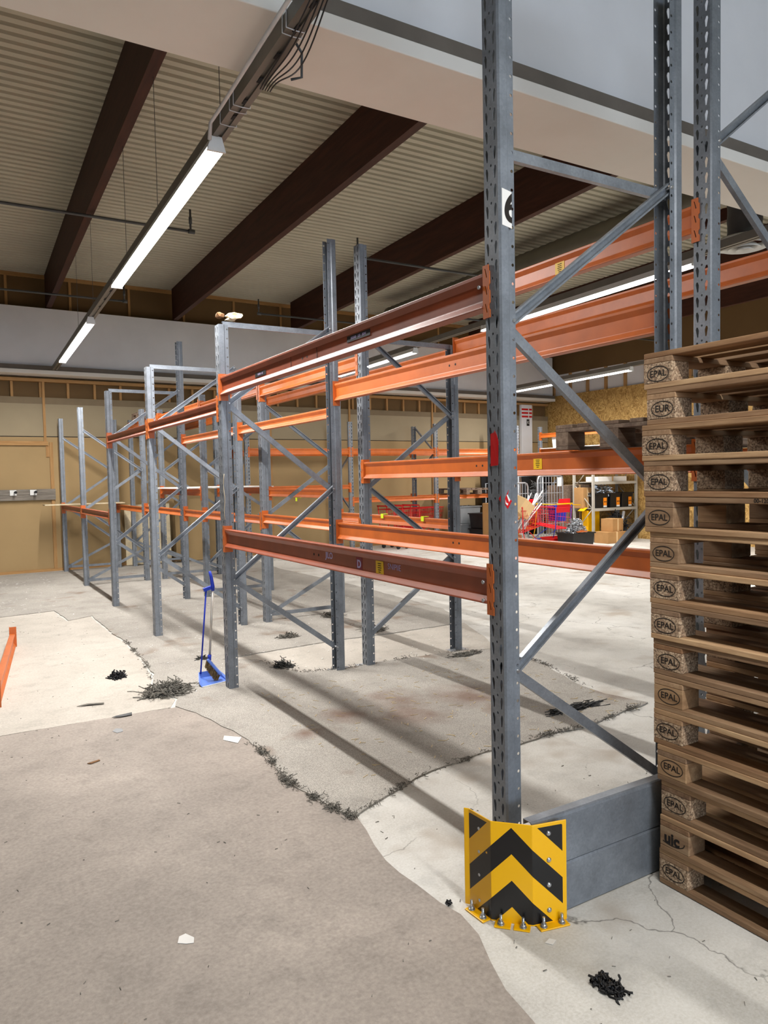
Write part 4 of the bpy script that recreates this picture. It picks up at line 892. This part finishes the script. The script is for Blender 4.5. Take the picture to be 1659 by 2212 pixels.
# roll cages
def cage(x, y, w_, h, label, rz=0):
    e = empty('roll_cage', (x, y, 0), rz); tag(e, label, 'roll cage', 'wire roll cages')
    mb = MB(); r_ = .1
    mb.tube([(-w_/2, 0, .1), (-w_/2, 0, h-r_), (-w_/2+.03, 0, h-.03), (-w_/2+r_, 0, h), (w_/2-r_, 0, h), (w_/2-.03, 0, h-.03), (w_/2, 0, h-r_), (w_/2, 0, .1)], .022, 7); obj('hoop', mb, 'galv_bright', e)
    mb = MB()
    for i in range(1, 9): mb.tube([(-w_/2+w_*i/9, 0, .15), (-w_/2+w_*i/9, 0, h-.01)], .008, 5, False)
    for k in range(int(h/.25)): mb.tube([(-w_/2, 0, .2+k*.25), (w_/2, 0, .2+k*.25)], .009, 5, False)
    obj('grid', mb, 'galv_bright', e); mb = MB()
    mb.tube([(-w_/2, .7, .1), (-w_/2, .7, h), (w_/2, .7, h), (w_/2, .7, .1)], .016, 7); obj('hoop', mb, 'galv_bright', e)
    obj('base', MB().bb((-w_/2, 0, .1), (w_/2, .7, .14)), 'shelf_grey', e)
    for sx in (-1, 1):
        for yy in (.05, .65): obj('castor', MB().tube([(sx*w_*.42-.015, yy, .05), (sx*w_*.42+.015, yy, .05)], .05, 10), 'dark', e)
    return e
c1_ = cage(12.75, 13.45, .82, 1.62, 'tall wire roll cage with white tag behind the carts'); obj('tag_sheet', MB().bb((.22, -.024, 1.36), (.36, -.02, 1.58)), 'paper', c1_)
c2_ = cage(11.92, 13.75, .75, 1.46, 'lower wire roll cage holding white boxes, left of the tall one'); 
for k, (x, z) in enumerate(((11.77, .16), (12.07, .16), (11.77, .60), (12.07, .60))): o = carton(x, 14.1, z, .28, .5, .43 if k < 2 else .5, 'white carton in the lower roll cage, %s' % ('bottom left', 'bottom right', 'top left', 'top right')[k], 0, False, 'paper')
junk('clear_plastic_bins', 13.8, 15.05, .5, .8, .6, 1.0, 200, .45, 'jumble of clear plastic and wire racks behind the roll cages', ['greytub'], 9, 'plastic racks')
for k in range(9):
    o = obj('dark_board', MB().box((0, 0, .82+.05*(k % 3)), (.30, .03, 1.62+.1*(k % 3)), Matrix.Rotation(-.06, 3, 'X')), ('black', 'oldwood', 'dark')[k % 3], None, (12.35+.28*k, 15.42+.010*k, .012)); tag(o, 'dark board leaning upright behind the roll cages, %s from the left' % ['first', 'second', 'third', 'fourth', 'fifth', 'sixth', 'seventh', 'eighth', 'ninth'][k], 'board', 'dark boards behind the roll cages')
# grey and black tubs under the far wall rack
tub(10.95, 14.55, 0, .62, .5, .50, 'grey plastic box on the floor under the far wall rack', 'plastic box', 'greytub', 0, None, 'plastic_box')
tub(10.95, 14.55, .505, .62, .5, .42, 'grey plastic box stacked on another grey box by the far wall', 'plastic box', 'greytub', 0, None, 'plastic_box')
tub(11.15, 13.9, 0, .7, .55, .40, 'black crate on the floor right of the grey boxes', 'crate', 'tub', 0, None, 'storage_crate')
tub(11.15, 13.9, .405, .7, .55, .36, 'black crate stacked on another one right of the grey boxes', 'crate', 'tub', 0, None, 'storage_crate')
# rack by the chipboard wall
frame(13.32, 14.45, 'rack frame before the chipboard wall, behind the white box', ([2.2, 1.0], [1.6, .4], []), 2.95, 2.95, .8, feet=False)
far = rack_beam(13.32, 10.7, 14.45, 2.60, .11, 'orange beam before the chipboard wall, right rear'); far2 = rack_beam(13.32, 10.7, 14.45, 2.2, .11, 'lower orange beam before the chipboard wall, right rear')
frame(13.32, 10.7, 'rack frame before the chipboard wall hidden behind the pallets', ([2.2, 1.0], [1.6, .4], []), 2.95, 2.95, .8, feet=False)
o = obj('shelf_board', MB().bb((13.26, 12.1, 2.312), (13.95, 14.35, 2.33)), 'plaster'); tag(o, 'board on the rack before the chipboard wall', 'board')
tub(13.6, 13.75, 2.332, .45, .6, .30, 'white plastic box on the rack before the chipboard wall', 'plastic box', 'white', 0, None, 'plastic_box')

# ------------------------------------------------------------------ litter
def flat(name, pts, mat, label, cat, z=.009, thick=.0015, lift=0):
    c = Vector((sum(p[0] for p in pts)/len(pts), sum(p[1] for p in pts)/len(pts)))
    rr = random.Random(len(label)); vs = [(p[0]-c.x, p[1]-c.y, rr.random()*lift) for p in pts]
    o = obj(name, MB().add(vs, [tuple(range(len(vs)))]), mat, None, (c.x, c.y, z+thick), solid=thick); tag(o, label, cat); return o
flat('paper_scrap', [(1.47, 4.55), (1.53, 4.44), (1.585, 4.53), (1.50, 4.62)], 'paper', 'white paper square on the floor below the broom', 'paper', .005)
flat('paper_scrap', [(.655, 2.62), (.67, 2.655), (.695, 2.66), (.715, 2.62), (.705, 2.59), (.68, 2.60)], 'paper', 'torn whitish paper bit in the left foreground', 'paper', .004)
flat('plastic_scrap', [(.90, 5.13), (.93, 5.18), (.965, 5.15), (.96, 5.09), (.92, 5.08)], 'greytub', 'clear plastic scrap left of the white paper', 'plastic scrap', .004)
flat('paper_scrap', [(1.77, 1.915), (1.80, 1.925), (1.815, 1.905), (1.785, 1.893)], 'paper', 'small white scrap right below the yellow guard', 'paper', .001)
flat('wood_chip', [(.66, 4.615), (.73, 4.64), (.735, 4.625), (.68, 4.60)], 'brownchunk', 'short wood chip in the left midground', 'wood chip', .004, .004)
flat('wood_chip', [(.40, 2.30), (.408, 2.305), (.455, 2.21), (.445, 2.205)], 'cardboard', 'narrow wood splinter near the bottom left corner', 'wood chip', .004, .004)
def rag(x, y, rx, ry, rz, label, mat='fray', seed=1, name='carpet_tuft', n=120, r=.0035, z=.006):
    rr = random.Random(seed); mb = MB()
    for i in range(n):
        a = rr.uniform(0, 6.28); q = math.sqrt(rr.random()); p = Vector((rx*q*math.cos(a), ry*q*math.sin(a), rz*(1-q)*rr.random()+.004)); pts = [p]
        for k in range(3): pts.append(pts[-1]+Vector((rr.uniform(-1, 1)*rx*.35, rr.uniform(-1, 1)*ry*.35, rr.uniform(-.6, .6)*rz*.6)))
        for p in pts: p.z = max(p.z, .003)
        mb.tube(pts, r, 4, False)
    o = obj(name, mb, mat, None, (x, y, z)); tag(o, label, 'carpet tuft' if 'tuft' in name else 'rag'); return o
M['tuftgrey'] = plain('grey_felt_tuft', rgb(122, 118, 110), .95, 0, .3, 40)
rag(1.44, 5.83, .17, .13, .10, 'big frayed grey carpet tuft left of the broom', 'tuftgrey', 1, n=330, r=.0038)
rag(1.2, 6.54, .06, .06, .05, 'small black rag on the pale floor left of the big tuft', 'black', 2, 'rag', 150, .006, .004)
rag(1.785, 1.64, .035, .05, .025, 'curled black rag near the bottom, below the guard', 'black', 3, 'rag', 90, .004, 0)
rag(1.62, 2.29, .012, .012, .012, 'tiny black lump left of the yellow guard', 'black', 4, 'rag', 30, .003, .004)
flat('rubber_strip', [(.95, 5.415), (.98, 5.43), (1.09, 5.435), (1.085, 5.405), (1.02, 5.40)], 'black', 'black rubber strip on the floor seam at left', 'rubber strip', .004, .004, .012)
flat('bark_strip', [(.78, 5.85), (.86, 5.865), (.97, 5.83), (.965, 5.80), (.85, 5.83)], 'tuftgrey', 'grey bark like strip at left above the floor seam', 'strip', .004, .004, .01)
rag(3.05, 7.15, .10, .06, .05, 'grey carpet tuft at the second rack frame', 'tuftgrey', 6, n=130); rag(3.95, 6.9, .12, .10, .06, 'grey carpet tuft between the second-row uprights', 'tuftgrey', 7, n=150)
rag(3.95, 7.9, .11, .12, .06, 'frayed tuft behind the second-row frame brace', 'tuftgrey', 12, n=140); rag(4.1, 5.45, .14, .06, .03, 'frayed tuft at the foot of the second-row rear upright', 'tuftgrey', 13, n=140)
rag(2.52, 6.05, .07, .08, .06, 'dark ragged tuft between the broom rack and its rear upright', 'fray', 8, n=140); rag(3.75, 3.75, .22, .05, .025, 'flat black smear of crumbs behind the end barrier', 'black', 9, n=180, r=.003); rag(2.0, 6.75, .05, .05, .03, 'small tuft right of the broom handle', 'fray', 10, n=60)
# frayed carpet edges
def fray(pts, n, label, seed):
    rr = random.Random(seed); mb = MB(); segs = [(Vector((*a, 0)), Vector((*b, 0))) for a, b in zip(pts, pts[1:])]; Ls = [(b-a).length for a, b in segs]; tot = sum(Ls)
    clumps = [rr.random() for _ in range(int(tot*5))]
    for i in range(n):
        f_ = (rr.choice(clumps)+rr.gauss(0, .012)) if rr.random() < .75 else rr.random(); f_ = min(.999, max(0, f_)); d = f_*tot
        for (a, b), L in zip(segs, Ls):
            if d <= L: p = a.lerp(b, d/L); break
            d -= L
        p = p+Vector((rr.gauss(0, .014), rr.gauss(0, .014), .006+abs(rr.gauss(0, .009)))); q = [p]
        for k in range(2): q.append(q[-1]+Vector((rr.uniform(-.015, .015), rr.uniform(-.015, .015), rr.uniform(-.008, .010))))
        for v in q: v.z = max(v.z, .006)
        mb.tube(q, .0019, 4, False)
    o = obj('carpet_fray', mb, 'tuftgrey'); tag(o, label, 'carpet fray', None, 'stuff'); return o
fray([(1.6, 4.4), (1.6, 4.09), (1.55, 3.73), (1.57, 3.61), (1.6, 3.36), (1.65, 3.15), (1.78, 3.19), (1.85, 3.23)], 620, 'dark frayed threads along the near left carpet edge', 1)
fray([(1.85, 3.23), (2.06, 3.32), (2.3, 3.39), (2.54, 3.42), (2.74, 3.46), (2.94, 3.44), (3.23, 3.47), (3.6, 3.44), (4.2, 3.54)], 420, 'dark frayed threads along the near right carpet edge', 2)
fray([(1.56, 7.99), (1.52, 6.9), (1.39, 6.0)], 220, 'frayed threads along the carpet edge left of the broom', 3)
fray([(2.44, 6.41), (2.47, 6.0), (2.6, 5.77), (2.91, 5.66), (3.4, 5.68), (4.19, 5.6), (4.5, 5.4), (4.45, 4.8), (4.22, 4.0)], 380, 'frayed threads around the bare patch at the second frames', 4)
# straw and dust crumbs
def crumbs(name, n, area, mat, label, seed, l=(.015, .06), w=.0025, z=.009):
    rr = random.Random(seed); mb = MB()
    for i in range(n):
        x, y = rr.uniform(area[0], area[1]), rr.uniform(area[2], area[3]); a = rr.uniform(0, 3.14); L = rr.uniform(*l)
        mb.box((x, y, z+.002), (L, rr.uniform(.6, 1.6)*w, .002), Matrix.Rotation(a, 3, 'Z'))
    o = obj(name, mb, mat); tag(o, label, 'litter', None, 'stuff'); return o
M['straw'] = plain('straw', rgb(214, 192, 150), .9, 0, .1)
crumbs('straw_litter', 260, (1.9, 4.2, 3.5, 5.4), 'straw', 'straw and splinters strewn over the near carpet', 1)
crumbs('chip_litter', 420, (1.6, 4.9, 5.5, 10.5), 'paper', 'pale chips strewn over the floor between the racks', 2, (.006, .03), .006)
crumbs('crumb_litter', 260, (-1.0, 1.45, 1.6, 9.8), 'tuftgrey', 'dark crumbs and fibres strewn over the left floor', 3, (.004, .018), .0016, .004)
crumbs('dust_litter', 120, (1.6, 3.6, .9, 3.1), 'tuftgrey', 'dark crumbs on the concrete around guard and pallets', 4, (.004, .02), .002, 0)
crumbs('scrap_litter', 160, (-.5, 1.5, 9.9, 14.5), 'paper', 'pale scraps on the carpet before the far wall', 5, (.01, .05), .01)
# neon tape bits on beams
for k, (x, y, z) in enumerate([(XQr+.0, 7.0, 1.262), (XQr, 6.2, 1.262), (XQr, 9.3, 1.41)]):
    o = obj('neon_tape', MB().box((0, 0, 0), (.06, .05, .008)).box((-.03, 0, -.02), (.006, .05, .05)), 'neon', None, (x-.022, y, z)); tag(o, 'yellow neon tape bit on an orange beam, %s' % ('mid picture left', 'mid picture right', 'hanging below the beam')[k], 'tape')
